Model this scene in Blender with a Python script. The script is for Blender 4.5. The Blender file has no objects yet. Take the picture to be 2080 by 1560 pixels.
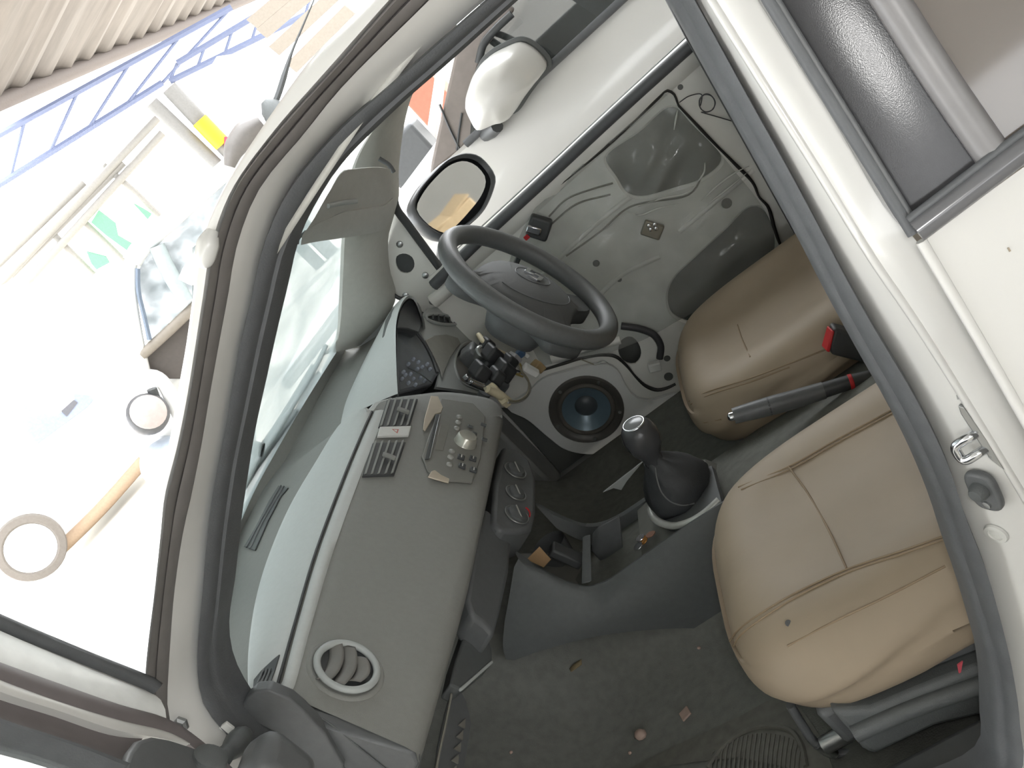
import bpy, bmesh, math, random
import numpy as np
from mathutils import Vector, Matrix
from mathutils.bvhtree import BVHTree
from mathutils.geometry import delaunay_2d_cdt

random.seed(7)
scn = bpy.context.scene
COL = scn.collection

# ------------------------------------------------------------------ camera
# world: x towards the rear of the car, y towards the driver's side, z up (metres)
CAM = Vector((0.51152318, -1.46328738, 1.31425418))
RR = Vector((0.7397529, 0.05458, -0.67066137))       # image right
RD = Vector((-0.58250506, -0.44698371, -0.67889132))  # image down
RF = Vector((-0.33682859, 0.89287546, -0.29886438))   # view direction
FPX = 2022.034
cam_data = bpy.data.cameras.new('camera')
cam_data.sensor_width = 36.0
cam_data.lens = FPX / 2080.0 * 36.0
cam_data.clip_start = 0.02
cam_data.clip_end = 300
cam = bpy.data.objects.new('camera', cam_data)
COL.objects.link(cam)
cam.matrix_world = Matrix(((RR.x, -RD.x, -RF.x, CAM.x), (RR.y, -RD.y, -RF.y, CAM.y),
                           (RR.z, -RD.z, -RF.z, CAM.z), (0, 0, 0, 1)))
scn.camera = cam

# ------------------------------------------------------------------ world, light, exposure
world = bpy.data.worlds.new('overcast_sky')
scn.world = world
world.use_nodes = True
bg = world.node_tree.nodes['Background']
bg.inputs[0].default_value = (0.955, 0.98, 1.0, 1)
bg.inputs[1].default_value = 5.5
vs = scn.view_settings
vs.view_transform = 'Standard'
vs.look = 'None'
vs.exposure = 0.6
vs.gamma = 1.0
vs.use_curve_mapping = False
sun = bpy.data.lights.new('sun', 'SUN')             # hazy sun over the yard; an unseen added roof keeps it off the car
sun.energy = 4.0
sun.angle = 0.03
sun.color = (1.0, 0.97, 0.92)
suno = bpy.data.objects.new('sun', sun)
COL.objects.link(suno)
suno.rotation_euler = Vector((-.62, .30, .72)).to_track_quat('Z', 'Y').to_euler()
fl = bpy.data.lights.new('camera_flash', 'POINT')   # the camera's own built-in flash
fl.energy = 4.5
fl.color = (1.0, 0.985, 0.965)
fl.shadow_soft_size = 0.03
flo = bpy.data.objects.new('camera_flash', fl)
COL.objects.link(flo)
flo.location = CAM - RD * 0.05 + RR * 0.03

# ------------------------------------------------------------------ geometry helpers
def ray(px, py):
    return RR * ((px - 1040) / FPX) + RD * ((py - 780) / FPX) + RF
def PL(px, py, n, c):
    n = Vector(n); d = ray(px, py)
    return CAM + d * ((c - n.dot(CAM)) / n.dot(d))
def UX(px, py, v): return PL(px, py, (1, 0, 0), v)
def UY(px, py, v): return PL(px, py, (0, 1, 0), v)
def UZ(px, py, v): return PL(px, py, (0, 0, 1), v)
def side(px, py, y0, k=0.3):
    """near body side with its tumblehome: y = y0 + k*(z-0.95) above the belt"""
    y = y0
    for _ in range(12):
        p = UY(px, py, y)
        y = y0 + k * max(0.0, p.z - 0.95)
    return UY(px, py, y)
def far(px, py, y0, k=0.22):
    y = y0
    for _ in range(12):
        p = UY(px, py, y)
        y = y0 - k * max(0.0, p.z - 0.95)
    return UY(px, py, y)
def spline(pts, n, closed=False):
    P = np.array([tuple(p) for p in pts], float)
    m = len(P)
    if m == 2 and not closed:
        t = np.linspace(0, 1, n)[:, None]
        return [Vector(v) for v in P[0] * (1 - t) + P[1] * t]
    out = []
    segs = m if closed else m - 1
    for i in range(segs):
        if closed:
            a, b, c, d = P[(i - 1) % m], P[i], P[(i + 1) % m], P[(i + 2) % m]
        else:
            b, c = P[i], P[i + 1]
            a = P[i - 1] if i > 0 else 2 * b - c
            d = P[i + 2] if i + 2 < m else 2 * c - b
        # centripetal tangents keep corners calm
        t01 = max(np.linalg.norm(b - a), 1e-9) ** .5; t12 = max(np.linalg.norm(c - b), 1e-9) ** .5; t23 = max(np.linalg.norm(d - c), 1e-9) ** .5
        m1 = (c - b) + t12 * ((b - a) / t01 - (c - a) / (t01 + t12))
        m2 = (c - b) + t12 * ((d - c) / t23 - (d - b) / (t12 + t23))
        for s in np.linspace(0, 1, 12, endpoint=False):
            s2, s3 = s * s, s * s * s
            out.append((2 * s3 - 3 * s2 + 1) * b + (s3 - 2 * s2 + s) * m1 + (-2 * s3 + 3 * s2) * c + (s3 - s2) * m2)
    out.append(P[0] if closed else P[-1])
    A = np.array(out)
    L = np.concatenate([[0], np.cumsum(np.linalg.norm(np.diff(A, axis=0), axis=1))])
    tt = np.linspace(0, L[-1], n, endpoint=not closed)
    return [Vector((np.interp(t, L, A[:, 0]), np.interp(t, L, A[:, 1]), np.interp(t, L, A[:, 2]))) for t in tt]

MATS = {}
def lin(c):
    return tuple(((v / 255.0) / 12.92 if v <= 10 else ((v / 255.0 + 0.055) / 1.055) ** 2.4) for v in c)
def mat(name, rgb, rough=0.55, metal=0.0, var=0.06, scale=40.0, bump=0.0, bscale=300.0, spec=0.5, coat=0.0, stretch=(1, 1, 1)):
    if name in MATS: return MATS[name]
    m = bpy.data.materials.new(name); m.use_nodes = True
    nt = m.node_tree; b = nt.nodes['Principled BSDF']
    r, g, bl = lin(rgb)
    tc = nt.nodes.new('ShaderNodeTexCoord')
    mp = nt.nodes.new('ShaderNodeMapping'); mp.inputs['Scale'].default_value = stretch
    nt.links.new(tc.outputs['Object'], mp.inputs['Vector'])
    nz = nt.nodes.new('ShaderNodeTexNoise'); nz.inputs['Scale'].default_value = scale; nz.inputs['Detail'].default_value = 4
    nt.links.new(mp.outputs[0], nz.inputs['Vector'])
    cr = nt.nodes.new('ShaderNodeValToRGB')
    cr.color_ramp.elements[0].position = 0.3; cr.color_ramp.elements[1].position = 0.7
    cr.color_ramp.elements[0].color = (r * (1 - var), g * (1 - var), bl * (1 - var), 1)
    cr.color_ramp.elements[1].color = (min(1, r * (1 + var)), min(1, g * (1 + var)), min(1, bl * (1 + var)), 1)
    nt.links.new(nz.outputs['Fac'], cr.inputs['Fac'])
    nt.links.new(cr.outputs['Color'], b.inputs['Base Color'])
    b.inputs['Roughness'].default_value = rough
    b.inputs['Metallic'].default_value = metal
    b.inputs['Specular IOR Level'].default_value = spec
    b.inputs['Coat Weight'].default_value = coat
    b.inputs['Coat Roughness'].default_value = 0.08
    if bump > 0:
        n2 = nt.nodes.new('ShaderNodeTexNoise'); n2.inputs['Scale'].default_value = bscale; n2.inputs['Detail'].default_value = 3
        nt.links.new(mp.outputs[0], n2.inputs['Vector'])
        bp = nt.nodes.new('ShaderNodeBump'); bp.inputs['Strength'].default_value = bump; bp.inputs['Distance'].default_value = 0.002
        nt.links.new(n2.outputs['Fac'], bp.inputs['Height'])
        nt.links.new(bp.outputs['Normal'], b.inputs['Normal'])
    MATS[name] = m
    return m
def glassmat(name, tint, alpha, rough=0.05, noise=0.0, nscale=6.0, stretch=(1, 1, 1), transl=0.0):
    """thin pane: mostly see-through with a gloss and an even or streaky dusty film"""
    if name in MATS: return MATS[name]
    m = bpy.data.materials.new(name); m.use_nodes = True
    nt = m.node_tree; nt.nodes.clear()
    out = nt.nodes.new('ShaderNodeOutputMaterial')
    tr = nt.nodes.new('ShaderNodeBsdfTransparent'); tr.inputs[0].default_value = (0.96, 0.97, 0.97, 1)
    pr = nt.nodes.new('ShaderNodeBsdfPrincipled')
    pr.inputs['Base Color'].default_value = (*lin(tint), 1); pr.inputs['Roughness'].default_value = rough
    mx = nt.nodes.new('ShaderNodeMixShader')
    if noise > 0:
        tc = nt.nodes.new('ShaderNodeTexCoord'); mp = nt.nodes.new('ShaderNodeMapping'); mp.inputs['Scale'].default_value = stretch
        nz = nt.nodes.new('ShaderNodeTexNoise'); nz.inputs['Scale'].default_value = nscale; nz.inputs['Detail'].default_value = 5
        mr = nt.nodes.new('ShaderNodeMapRange'); mr.inputs[1].default_value = .3; mr.inputs[2].default_value = .7
        mr.inputs[3].default_value = max(0, alpha - noise); mr.inputs[4].default_value = min(1, alpha + noise)
        nt.links.new(tc.outputs['Object'], mp.inputs[0]); nt.links.new(mp.outputs[0], nz.inputs['Vector'])
        nt.links.new(nz.outputs['Fac'], mr.inputs[0]); nt.links.new(mr.outputs[0], mx.inputs[0])
        bp = nt.nodes.new('ShaderNodeBump'); bp.inputs['Strength'].default_value = .25; bp.inputs['Distance'].default_value = .01
        nt.links.new(nz.outputs['Fac'], bp.inputs['Height']); nt.links.new(bp.outputs[0], pr.inputs['Normal'])
    else:
        mx.inputs[0].default_value = alpha
    film_out = pr.outputs[0]
    if transl > 0:      # dust on the pane also passes daylight on
        tl_ = nt.nodes.new('ShaderNodeBsdfTranslucent'); tl_.inputs[0].default_value = (*lin(tint), 1)
        m2 = nt.nodes.new('ShaderNodeMixShader'); m2.inputs[0].default_value = transl
        nt.links.new(pr.outputs[0], m2.inputs[1]); nt.links.new(tl_.outputs[0], m2.inputs[2]); film_out = m2.outputs[0]
    nt.links.new(tr.outputs[0], mx.inputs[1]); nt.links.new(film_out, mx.inputs[2])
    nt.links.new(mx.outputs[0], out.inputs[0])
    MATS[name] = m
    return m

def link(name, me, m, parent=None, smooth=True, ang=40):
    o = bpy.data.objects.new(name, me); COL.objects.link(o)
    if m is not None: me.materials.append(m)
    if smooth:
        for p in me.polygons: p.use_smooth = True
        me.set_sharp_from_angle(angle=math.radians(ang))
    if parent is not None: o.parent = parent      # parents keep an identity transform
    return o
def frombm(name, bm, m, parent=None, smooth=True, ang=40):
    bmesh.ops.recalc_face_normals(bm, faces=bm.faces)
    me = bpy.data.meshes.new(name); bm.to_mesh(me); bm.free()
    return link(name, me, m, parent, smooth, ang)
def thing(name, label, cat, group=None, kind=None):
    o = bpy.data.objects.new(name, None); COL.objects.link(o)
    o.empty_display_size = 0.05
    return tag(o, label, cat, group, kind)
def tag(o, label, cat=None, group=None, kind=None):
    o['label'] = label
    if cat: o['category'] = cat
    if group: o['group'] = group
    if kind: o['kind'] = kind
    return o
def mod_solid(o, t, offset=-1.0):
    s = o.modifiers.new('thickness', 'SOLIDIFY'); s.thickness = t; s.offset = offset; return o
def mod_bevel(o, w, seg=2, ang=35):
    b = o.modifiers.new('bevel', 'BEVEL'); b.width = w; b.segments = seg; b.limit_method = 'ANGLE'; b.angle_limit = math.radians(ang); return o
def mod_sub(o, n=1):
    s = o.modifiers.new('subdivision', 'SUBSURF'); s.levels = n; s.render_levels = n; return o

def loft(name, rows, m, parent=None, n=40, k=None, thick=0.0, offset=0.0, closed_u=False, ang=50):
    """surface through rows of points; n points along a row, k rows after smoothing across"""
    R = [spline(r, n, closed_u) for r in rows]
    if k:
        cols = [spline([R[i][j] for i in range(len(R))], k) for j in range(n)]
        R = [[cols[j][i] for j in range(n)] for i in range(k)]
    bm = bmesh.new()
    V = [[bm.verts.new(p) for p in r] for r in R]
    w = n if closed_u else n - 1
    for i in range(len(V) - 1):
        for j in range(w):
            j2 = (j + 1) % n
            try: bm.faces.new((V[i][j], V[i][j2], V[i + 1][j2], V[i + 1][j]))
            except ValueError: pass
    o = frombm(name, bm, m, parent, True, ang)
    if thick: mod_solid(o, thick, offset)
    return o
def tube(name, pts, r, m, parent=None, n=30, seg=8, closed=False, flat=1.0, up=None):
    P = spline(pts, n, closed)
    N = len(P)
    rs = r if isinstance(r, (list, tuple)) else [r, r]
    rr = np.interp(np.linspace(0, 1, N), np.linspace(0, 1, len(rs)), rs)
    bm = bmesh.new(); rings = []
    prev = Vector(up) if up is not None else None
    for i in range(N):
        if closed: t = P[(i + 1) % N] - P[i - 1]
        else: t = P[min(i + 1, N - 1)] - P[max(i - 1, 0)]
        t.normalize()
        if prev is None:
            prev = t.cross(Vector((0, 0, 1))); 
            if prev.length < .1: prev = t.cross(Vector((1, 0, 0)))
        a = prev - t * prev.dot(t); a.normalize(); b = t.cross(a)
        if up is None: prev = a
        rings.append([bm.verts.new(P[i] + a * (math.cos(2 * math.pi * s / seg) * rr[i]) + b * (math.sin(2 * math.pi * s / seg) * rr[i] * flat)) for s in range(seg)])
    for i in range(N if closed else N - 1):
        A, B = rings[i], rings[(i + 1) % N]
        for s in range(seg):
            bm.faces.new((A[s], A[(s + 1) % seg], B[(s + 1) % seg], B[s]))
    if not closed:
        bm.faces.new(rings[0][::-1]); bm.faces.new(rings[-1])
    return frombm(name, bm, m, parent, True, 50)
def plate(name, pts, vec, m, parent=None, bevel=0.0, seg=2, smooth=True):
    """polygon pts pushed along vec into a solid slab"""
    bm = bmesh.new(); vec = Vector(vec)
    a = [bm.verts.new(p) for p in pts]; b = [bm.verts.new(Vector(p) + vec) for p in pts]
    bm.faces.new(a); bm.faces.new(b[::-1])
    n = len(a)
    for i in range(n): bm.faces.new((a[i], b[i], b[(i + 1) % n], a[(i + 1) % n]))
    o = frombm(name, bm, m, parent, smooth, 30)
    if bevel: mod_bevel(o, bevel, seg)
    return o
def box(name, c, size, m, parent=None, ax=None, bevel=0.003, seg=2):
    ax = ax or ((1, 0, 0), (0, 1, 0), (0, 0, 1))
    X, Y, Z = [Vector(v).normalized() * (s / 2) for v, s in zip(ax, size)]
    c = Vector(c)
    return plate(name, [c - X - Y - Z, c + X - Y - Z, c + X + Y - Z, c - X + Y - Z], Z * 2, m, parent, bevel, seg)
def lathe(name, prof, c, axis, m, parent=None, seg=28, ang=35, sc=(1, 1), ref=None):
    """prof = [(radius, height along axis)]"""
    axis = Vector(axis).normalized(); c = Vector(c)
    a = Vector(ref) if ref is not None else axis.cross(Vector((0, 0, 1)))
    if a.length < .1: a = axis.cross(Vector((1, 0, 0)))
    a = (a - axis * a.dot(axis)).normalized(); b = axis.cross(a)
    bm = bmesh.new(); rings = []
    for r, h in prof:
        if r < 1e-6: rings.append([bm.verts.new(c + axis * h)])
        else: rings.append([bm.verts.new(c + axis * h + a * (r * sc[0] * math.cos(2 * math.pi * s / seg)) + b * (r * sc[1] * math.sin(2 * math.pi * s / seg))) for s in range(seg)])
    for A, B in zip(rings[:-1], rings[1:]):
        for s in range(seg):
            s2 = (s + 1) % seg
            if len(A) == 1 and len(B) == 1: continue
            if len(A) == 1: bm.faces.new((A[0], B[s], B[s2]))
            elif len(B) == 1: bm.faces.new((A[s], B[0], A[s2]))
            else: bm.faces.new((A[s], A[s2], B[s2], B[s]))
    return frombm(name, bm, m, parent, True, ang)
def holed(name, outer, holes, plane_uv, thick, m, parent=None):
    """flat panel with real openings; outer/holes are lists of (u,v), plane_uv maps (u,v) to 3D"""
    pts = []; edges = []
    for lp in [outer] + holes:
        s = len(pts); pts += [Vector(p) for p in lp]
        edges += [(s + i, s + (i + 1) % len(lp)) for i in range(len(lp))]
    v, e, f, *_ = delaunay_2d_cdt(pts, edges, [], 0, 1e-6)
    def inside(p, lp):
        c = False
        for i in range(len(lp)):
            a, b = lp[i], lp[i - 1]
            if (a[1] > p[1]) != (b[1] > p[1]) and p[0] < (b[0] - a[0]) * (p[1] - a[1]) / (b[1] - a[1]) + a[0]: c = not c
        return c
    bm = bmesh.new(); bv = [bm.verts.new(plane_uv(q[0], q[1])) for q in v]
    for t in f:
        c = sum((v[i] for i in t), Vector((0, 0))) / len(t)
        if inside(c, outer) and not any(inside(c, h) for h in holes): bm.faces.new([bv[i] for i in t])
    o = frombm(name, bm, m, parent, False)
    mod_solid(o, thick, 0.0)
    return o
def bvh(o):
    dg = bpy.context.evaluated_depsgraph_get(); dg.update()
    ev = o.evaluated_get(dg); me = ev.to_mesh()
    t = BVHTree.FromPolygons([v.co.copy() for v in me.vertices], [tuple(p.vertices) for p in me.polygons])
    ev.to_mesh_clear(); return t
def hit(t, px, py, off=0.0):
    d = ray(px, py).normalized(); h = t.ray_cast(CAM, d)
    return h[0] + h[1] * off * (1 if h[1].dot(d) < 0 else -1) if h[0] is not None else None
def circ2(c, r, n=24, ph=0.0, sx=1.0, sy=1.0):
    return [(c[0] + sx * r * math.cos(2 * math.pi * i / n + ph), c[1] + sy * r * math.sin(2 * math.pi * i / n + ph)) for i in range(n)]

# ------------------------------------------------------------------ materials
PAINT = mat('white_car_paint', (208, 207, 203), .3, 0, .01, 3, spec=.5, coat=.5)
RUBBER = mat('black_rubber_seal', (86, 88, 90), .55, 0, .08, 60, .15, 500)
STRIP = mat('grey_weatherstrip_rubber', (118, 114, 112), .45, 0, .06, 60)
DASHG = mat('grey_dashboard_plastic', (138, 138, 134), .62, 0, .03, 120, .25, 900)
PADG = mat('light_grey_soft_pad', (198, 201, 199), .5, 0, .02, 120, .2, 900)
DARKG = mat('dark_grey_plastic', (88, 91, 91), .55, 0, .05, 100, .2, 700)
BLACKP = mat('black_plastic', (94, 96, 97), .45, 0, .05, 90, .1, 600)
DEEP = mat('deep_black_plastic', (66, 68, 69), .5, 0, .05, 90)
SILVERP = mat('silver_grey_trim_plastic', (176, 180, 178), .42, 0, .02, 90)
TRIMG = mat('pale_grey_pillar_trim', (186, 185, 178), .6, 0, .03, 80, .15, 600)
DOORP = mat('silver_white_inner_door_paint', (226, 225, 219), .35, 0, .09, 7, .1, 10, coat=.3)
SPKP = mat('pale_grey_door_pocket_paint', (220, 221, 219), .4, 0, .02, 10, coat=.2)
HOLE = mat('dark_grey_door_cavity', (96, 98, 95), .6, 0, .1, 12)
CARPET = mat('dark_grey_carpet', (112, 113, 108), .95, 0, .10, 60, .25, 420, spec=.1)
SEAT = mat('tan_vinyl_seat_cover', (154, 139, 119), .6, 0, .05, 10, .12, 45)
SEATS = mat('dark_tan_seam_thread', (140, 122, 98), .7, 0, .05, 60)
CHROME = mat('chrome_metal', (215, 217, 220), .16, 1.0, .02, 20)
STEEL = mat('zinc_plated_steel', (176, 178, 178), .32, 0.9, .08, 60)
SWP = mat('dark_grey_wheel_leather', (98, 100, 100), .42, 0, .05, 120, .2, 900)
RED = mat('red_plastic', (190, 40, 44), .5, 0, .05, 60)
CREAM = mat('cream_connector_plastic', (214, 203, 172), .55, 0, .05, 60)
WHITEP = mat('white_plastic', (214, 214, 210), .5, 0, .04, 60)
BUTYL = mat('black_butyl_sealant', (40, 38, 36), .5, 0, .1, 100)

# ================================================================== the car's body around the open doorway
car = thing('hatchback', 'white hatchback body around the open front passenger doorway', 'car')
A_seal_out = [(1136, -131), (986, 0), (890, 84), (790, 172), (690, 259), (584, 387), (535, 500), (513, 601), (489, 702), (471, 803), (453, 904), (434, 1005), (424, 1080), (414, 1203), (405, 1304), (407, 1371), (421, 1425), (451, 1464), (520, 1540), (570, 1660)]
A_seal_in = [(1160, -95), (1054, 0), (909, 131), (835, 195), (690, 338), (645, 400), (594, 500), (569, 601), (545, 702), (523, 803), (501, 904), (485, 1005), (474, 1080), (461, 1203), (448, 1304), (458, 1371), (484, 1425), (505, 1455), (565, 1520), (620, 1640)]
A_flange = [(1050, -178), (872, 0), (690, 182), (620, 269), (525, 387), (481, 500), (463, 601), (444, 702), (426, 803), (409, 904), (389, 1005), (372, 1080), (354, 1203), (346, 1304), (342, 1371), (341, 1440), (362, 1505), (430, 1570), (490, 1690)]
A_strip = [(1000, -215), (798, 0), (690, 125), (560, 269), (475, 387), (436, 500), (419, 601), (403, 702), (387, 803), (366, 904), (340, 1005), (332, 1080), (318, 1203), (305, 1304), (300, 1371), (305, 1440), (335, 1520), (400, 1590), (450, 1700)]
A_paint = [(940, -240), (752, 0), (640, 110), (548, 236), (452, 387), (404, 500), (392, 601), (378, 702), (360, 803), (343, 904), (322, 1005), (315, 1080), (306, 1203), (297, 1304), (290, 1371), (296, 1440), (325, 1525), (390, 1600), (440, 1710)]
B_seal_in = [(2000, 1560), (2010, 1473), (2003, 1355), (1986, 1288), (1959, 1197), (1932, 1119), (1905, 1035), (1865, 938), (1814, 837), (1760, 742), (1685, 604), (1642, 520), (1560, 370), (1460, 190), (1380, 44), (1335, -35)]
B_seal_out = [(2063, 1560), (2067, 1456), (2053, 1355), (2030, 1254), (1996, 1136), (1956, 1035), (1919, 924), (1851, 786), (1777, 662), (1717, 557), (1610, 355), (1510, 175), (1414, 0), (1365, -87)]
B_crease = [(2230, 1560), (2225, 1420), (2190, 1260), (2145, 1120), (2080, 1005), (2040, 938), (1959, 806), (1860, 650), (1769, 517), (1660, 340), (1550, 165), (1447, 0), (1390, -95)]
B_outer = [(2300, 1560), (2290, 1400), (2250, 1230), (2180, 1040), (2080, 873), (1980, 690), (1882, 512), (1851, 478), (1700, 240), (1548, 0), (1470, -125)]
def sp(lst, y0): return [side(px, py, y0) for px, py in lst]
def loop(Bl, Al, y0b, y0a, corner, y_s, zs):
    """closed aperture line: B pillar up, roof, A pillar down, hinge pillar and sill back"""
    return (sp(Bl, y0b) + [side(px, py, (y0a + y0b) / 2) for px, py in corner] + sp(Al, y0a) +
            [Vector((-.31, y_s, .72)), Vector((-.30, y_s, .55)), Vector((-.24, y_s, zs + .02)), Vector((-.05, y_s, zs)), Vector((.14, y_s, zs))])
seal_in = loop(B_seal_in, A_seal_in, -.672, -.672, [(1300, -85), (1245, -118)], -.672, .40)
seal_out = loop(B_seal_out, A_seal_out, -.705, -.705, [(1325, -150), (1270, -185), (1205, -170)], -.705, .375)
def mixrow(a, b, t, n, push):
    A = spline(a, n, True); B = spline(b, n, True)
    return [p.lerp(q, t) + Vector((0, -push, 0)) for p, q in zip(A, B)]
NN = 170
so, si = spline(seal_out, NN, True), spline(seal_in, NN, True)
rows = [so, mixrow(seal_out, seal_in, .08, NN, .012), mixrow(seal_out, seal_in, .35, NN, .016), mixrow(seal_out, seal_in, .55, NN, .012),
        mixrow(seal_out, seal_in, .62, NN, .006), mixrow(seal_out, seal_in, .8, NN, .010), mixrow(seal_out, seal_in, .97, NN, .004), [p + Vector((0, .03, 0)) for p in si]]
def gridmesh(name, R, m, parent, closed=True, ang=50):
    bm = bmesh.new(); V = [[bm.verts.new(p) for p in r] for r in R]; n = len(R[0])
    for i in range(len(V) - 1):
        for j in range(n if closed else n - 1):
            bm.faces.new((V[i][j], V[i][(j + 1) % n], V[i + 1][(j + 1) % n], V[i + 1][j]))
    return frombm(name, bm, m, parent, True, ang)
seal = gridmesh('door_seal', rows, RUBBER, car)
tag(seal, 'thick black rubber seal running around the doorway')
flange_loop = loop(B_crease, A_flange, -.738, -.748, [(1370, -210), (1270, -300), (1160, -285)], -.75, .33)
fo = spline(flange_loop, NN, True)
# the painted rebate: nearly flat by the seal, then a small step
r0 = [p + Vector((0, .012, 0)) for p in so]
rows = [r0, [a.lerp(b, .3) + Vector((0, .006, 0)) for a, b in zip(so, fo)], [a.lerp(b, .62) + Vector((0, .0, 0)) for a, b in zip(so, fo)],
        [a.lerp(b, .8) for a, b in zip(so, fo)], fo]
fl_o = gridmesh('doorway_flange', rows, PAINT, car)
# B-pillar outer skin between crease and the rear door gap
bc = spline(sp(B_crease, -.738), 60); bo = spline(sp(B_outer, -.750), 60)
rows = [bc, [a.lerp(b, .1) + Vector((0, -.006, 0)) for a, b in zip(bc, bo)], [a.lerp(b, .55) + Vector((0, -.005, 0)) for a, b in zip(bc, bo)], bo, [p + Vector((.01, .05, 0)) for p in bo]]
gridmesh('centre_pillar_skin', rows, PAINT, car, False)
tube('pillar_crease', [p + Vector((0, -.002, 0)) for p in bc], .0042, PAINT, car, 60, 8)
# A-pillar weatherstrip and outer paint
AS = sp(A_strip, -.775); AF = sp(A_flange, -.748); AP = sp(A_paint, -.752)
NA = 90
s1, s2 = spline(AS, NA), spline(AF, NA)
rows = [[p + Vector((0, .004, 0)) for p in s1], [a.lerp(b, .12) + Vector((0, -.008, 0)) for a, b in zip(s1, s2)], [a.lerp(b, .36) + Vector((0, -.006, 0)) for a, b in zip(s1, s2)],
        [a.lerp(b, .42) + Vector((0, .002, 0)) for a, b in zip(s1, s2)], [a.lerp(b, .5) + Vector((0, -.005, 0)) for a, b in zip(s1, s2)],
        [a.lerp(b, .85) + Vector((0, -.006, 0)) for a, b in zip(s1, s2)], [p + Vector((0, .006, 0)) for p in s2]]
gridmesh('weatherstrip', rows, STRIP, car, False)
s0 = spline(AP, NA)
rows = [[p + Vector((-.02, .06, .0)) for p in s0], s0, [a.lerp(b, .4) + Vector((0, -.008, 0)) for a, b in zip(s0, s1)], [a.lerp(b, .85) + Vector((0, -.004, 0)) for a, b in zip(s0, s1)], [p + Vector((0, .01, 0)) for p in s1]]
gridmesh('windscreen_pillar_skin', rows, PAINT, car, False)
# drip moulding end cap on the pillar
tube('moulding_end', [side(432, 470, -.775), side(422, 500, -.782), side(417, 524, -.782), side(412, 538, -.775)], [.006, .010, .009, .004], PAINT, car, 14, 8)
# roof skin and headlining
def roofrow(y, z, x0, x1): return [Vector((x, y, z - .05 * max(0, (x0 + .35 - x) / .35) ** 2)) for x in np.linspace(x0, x1, 8)]
loft('roof_panel', [roofrow(-.60, 1.335, .04, 1.75), roofrow(-.5, 1.352, -.03, 1.75), roofrow(0, 1.362, -.08, 1.75), roofrow(.5, 1.352, -.03, 1.75), roofrow(.60, 1.335, .04, 1.75)], PAINT, car, 24, 24, .012, 1)
loft('headlining', [roofrow(-.60, 1.312, .09, 1.7), roofrow(0, 1.34, -.02, 1.7), roofrow(.60, 1.312, .09, 1.7)], TRIMG, car, 20, 16, .006, 1)
# windscreen: leaning pane with a gentle bow
def wsx(y, z): return (z - .966) / .84 - .49 - .07 * (1 - (y / .64) ** 2) + .14 * (max(0.0, .1 - y) / .74) ** 1.5
rows = []
for z in np.linspace(.945, 1.322, 8):
    hw = .655 - .27 * (z - .945)
    rows.append([Vector((wsx(y, z), y, z)) for y in np.linspace(-hw, hw, 17)])
wsm = glassmat('dusty_windscreen_glass', (164, 174, 174), .62, .3, .12, 4, (1.2, 1.2, 3.5), .75)
ws = gridmesh('windscreen', rows, wsm, car, False)
tag(ws, 'dusty streaked windscreen glass'); mod_solid(ws, .004, 0)
# cowl below the glass outside, dark
loft('windscreen_cowl', [[Vector((wsx(y, .945) - .005, y, .945)) for y in np.linspace(-.65, .65, 9)], [Vector((wsx(y, .945) - .12, y, .90)) for y in np.linspace(-.68, .68, 9)]], BLACKP, car, 24, 4, .01)
hood = [[Vector((wsx(y, .945) - .11 - t * .85, y * (1 - .08 * t), .905 - .02 * t - .10 * t * t - .03 * (y / .7) ** 2)) for y in np.linspace(-.70, .70, 11)] for t in (0, .25, .5, .75, 1)]
loft('bonnet', hood, PAINT, car, 24, 16, .01)
for sy, nm in ((-1, 'passenger_wing'), (1, 'driver_wing')):
    yw = sy * .765
    wing = [[Vector((x, yw - sy * dy - sy * .05 * max(0, (-1.0 - x)), z - .16 * max(0, -.55 - x) ** 1.3 * (1 if z > .6 else 0))) for x in np.linspace(-.40, -1.55, 10)] for z, dy in ((.885, .06), (.86, .015), (.80, 0), (.62, -.012), (.45, 0), (.28, .03))]
    loft(nm, wing, PAINT, car, 16, 12, .01)
loft('front_bumper', [[Vector((-1.52 - .12 * (1 - (y / .74) ** 2), y, z)) for y in np.linspace(-.74, .74, 9)] for z in (.70, .58, .42, .28)], PAINT, car, 24, 8, .02)
# inner trims on the driver's side pillars
tl = [(655, 722), (684, 694), (691, 660), (697, 560), (701, 480), (712, 400), (724, 330), (760, 262), (820, 180), (900, 90)]
tr = [(735, 700), (790, 640), (800, 606), (786, 560), (781, 500), (790, 462), (803, 415), (803, 350), (833, 196), (920, 80)]
L = [far(px, py, .585, .2) for px, py in tl]; Rr = [far(px, py, .665, .2) for px, py in tr]
Ls, Rs = spline(L, 40), spline(Rr, 40)
gridmesh('driver_pillar_trim', [[p + Vector((-.015, .015, 0)) for p in Ls], Ls, [a.lerp(b, .3) + Vector((.012, -.018, .0)) for a, b in zip(Ls, Rs)], [a.lerp(b, .75) + Vector((.006, -.012, 0)) for a, b in zip(Ls, Rs)], Rs, [p + Vector((0, .05, 0)) for p in Rs]], TRIMG, car, False)
# passenger-side pillar lower trim: the black foot piece at the doorway's front corner
ft = [side(*p, -.668) for p in [(482, 1446), (500, 1420), (518, 1404), (545, 1401), (590, 1420), (615, 1442), (660, 1490), (700, 1560), (640, 1580), (580, 1500), (505, 1462)]]
o = plate('pillar_foot_trim', ft, (-.004, .02, -.002), BLACKP, car, .003, 3)
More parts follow.
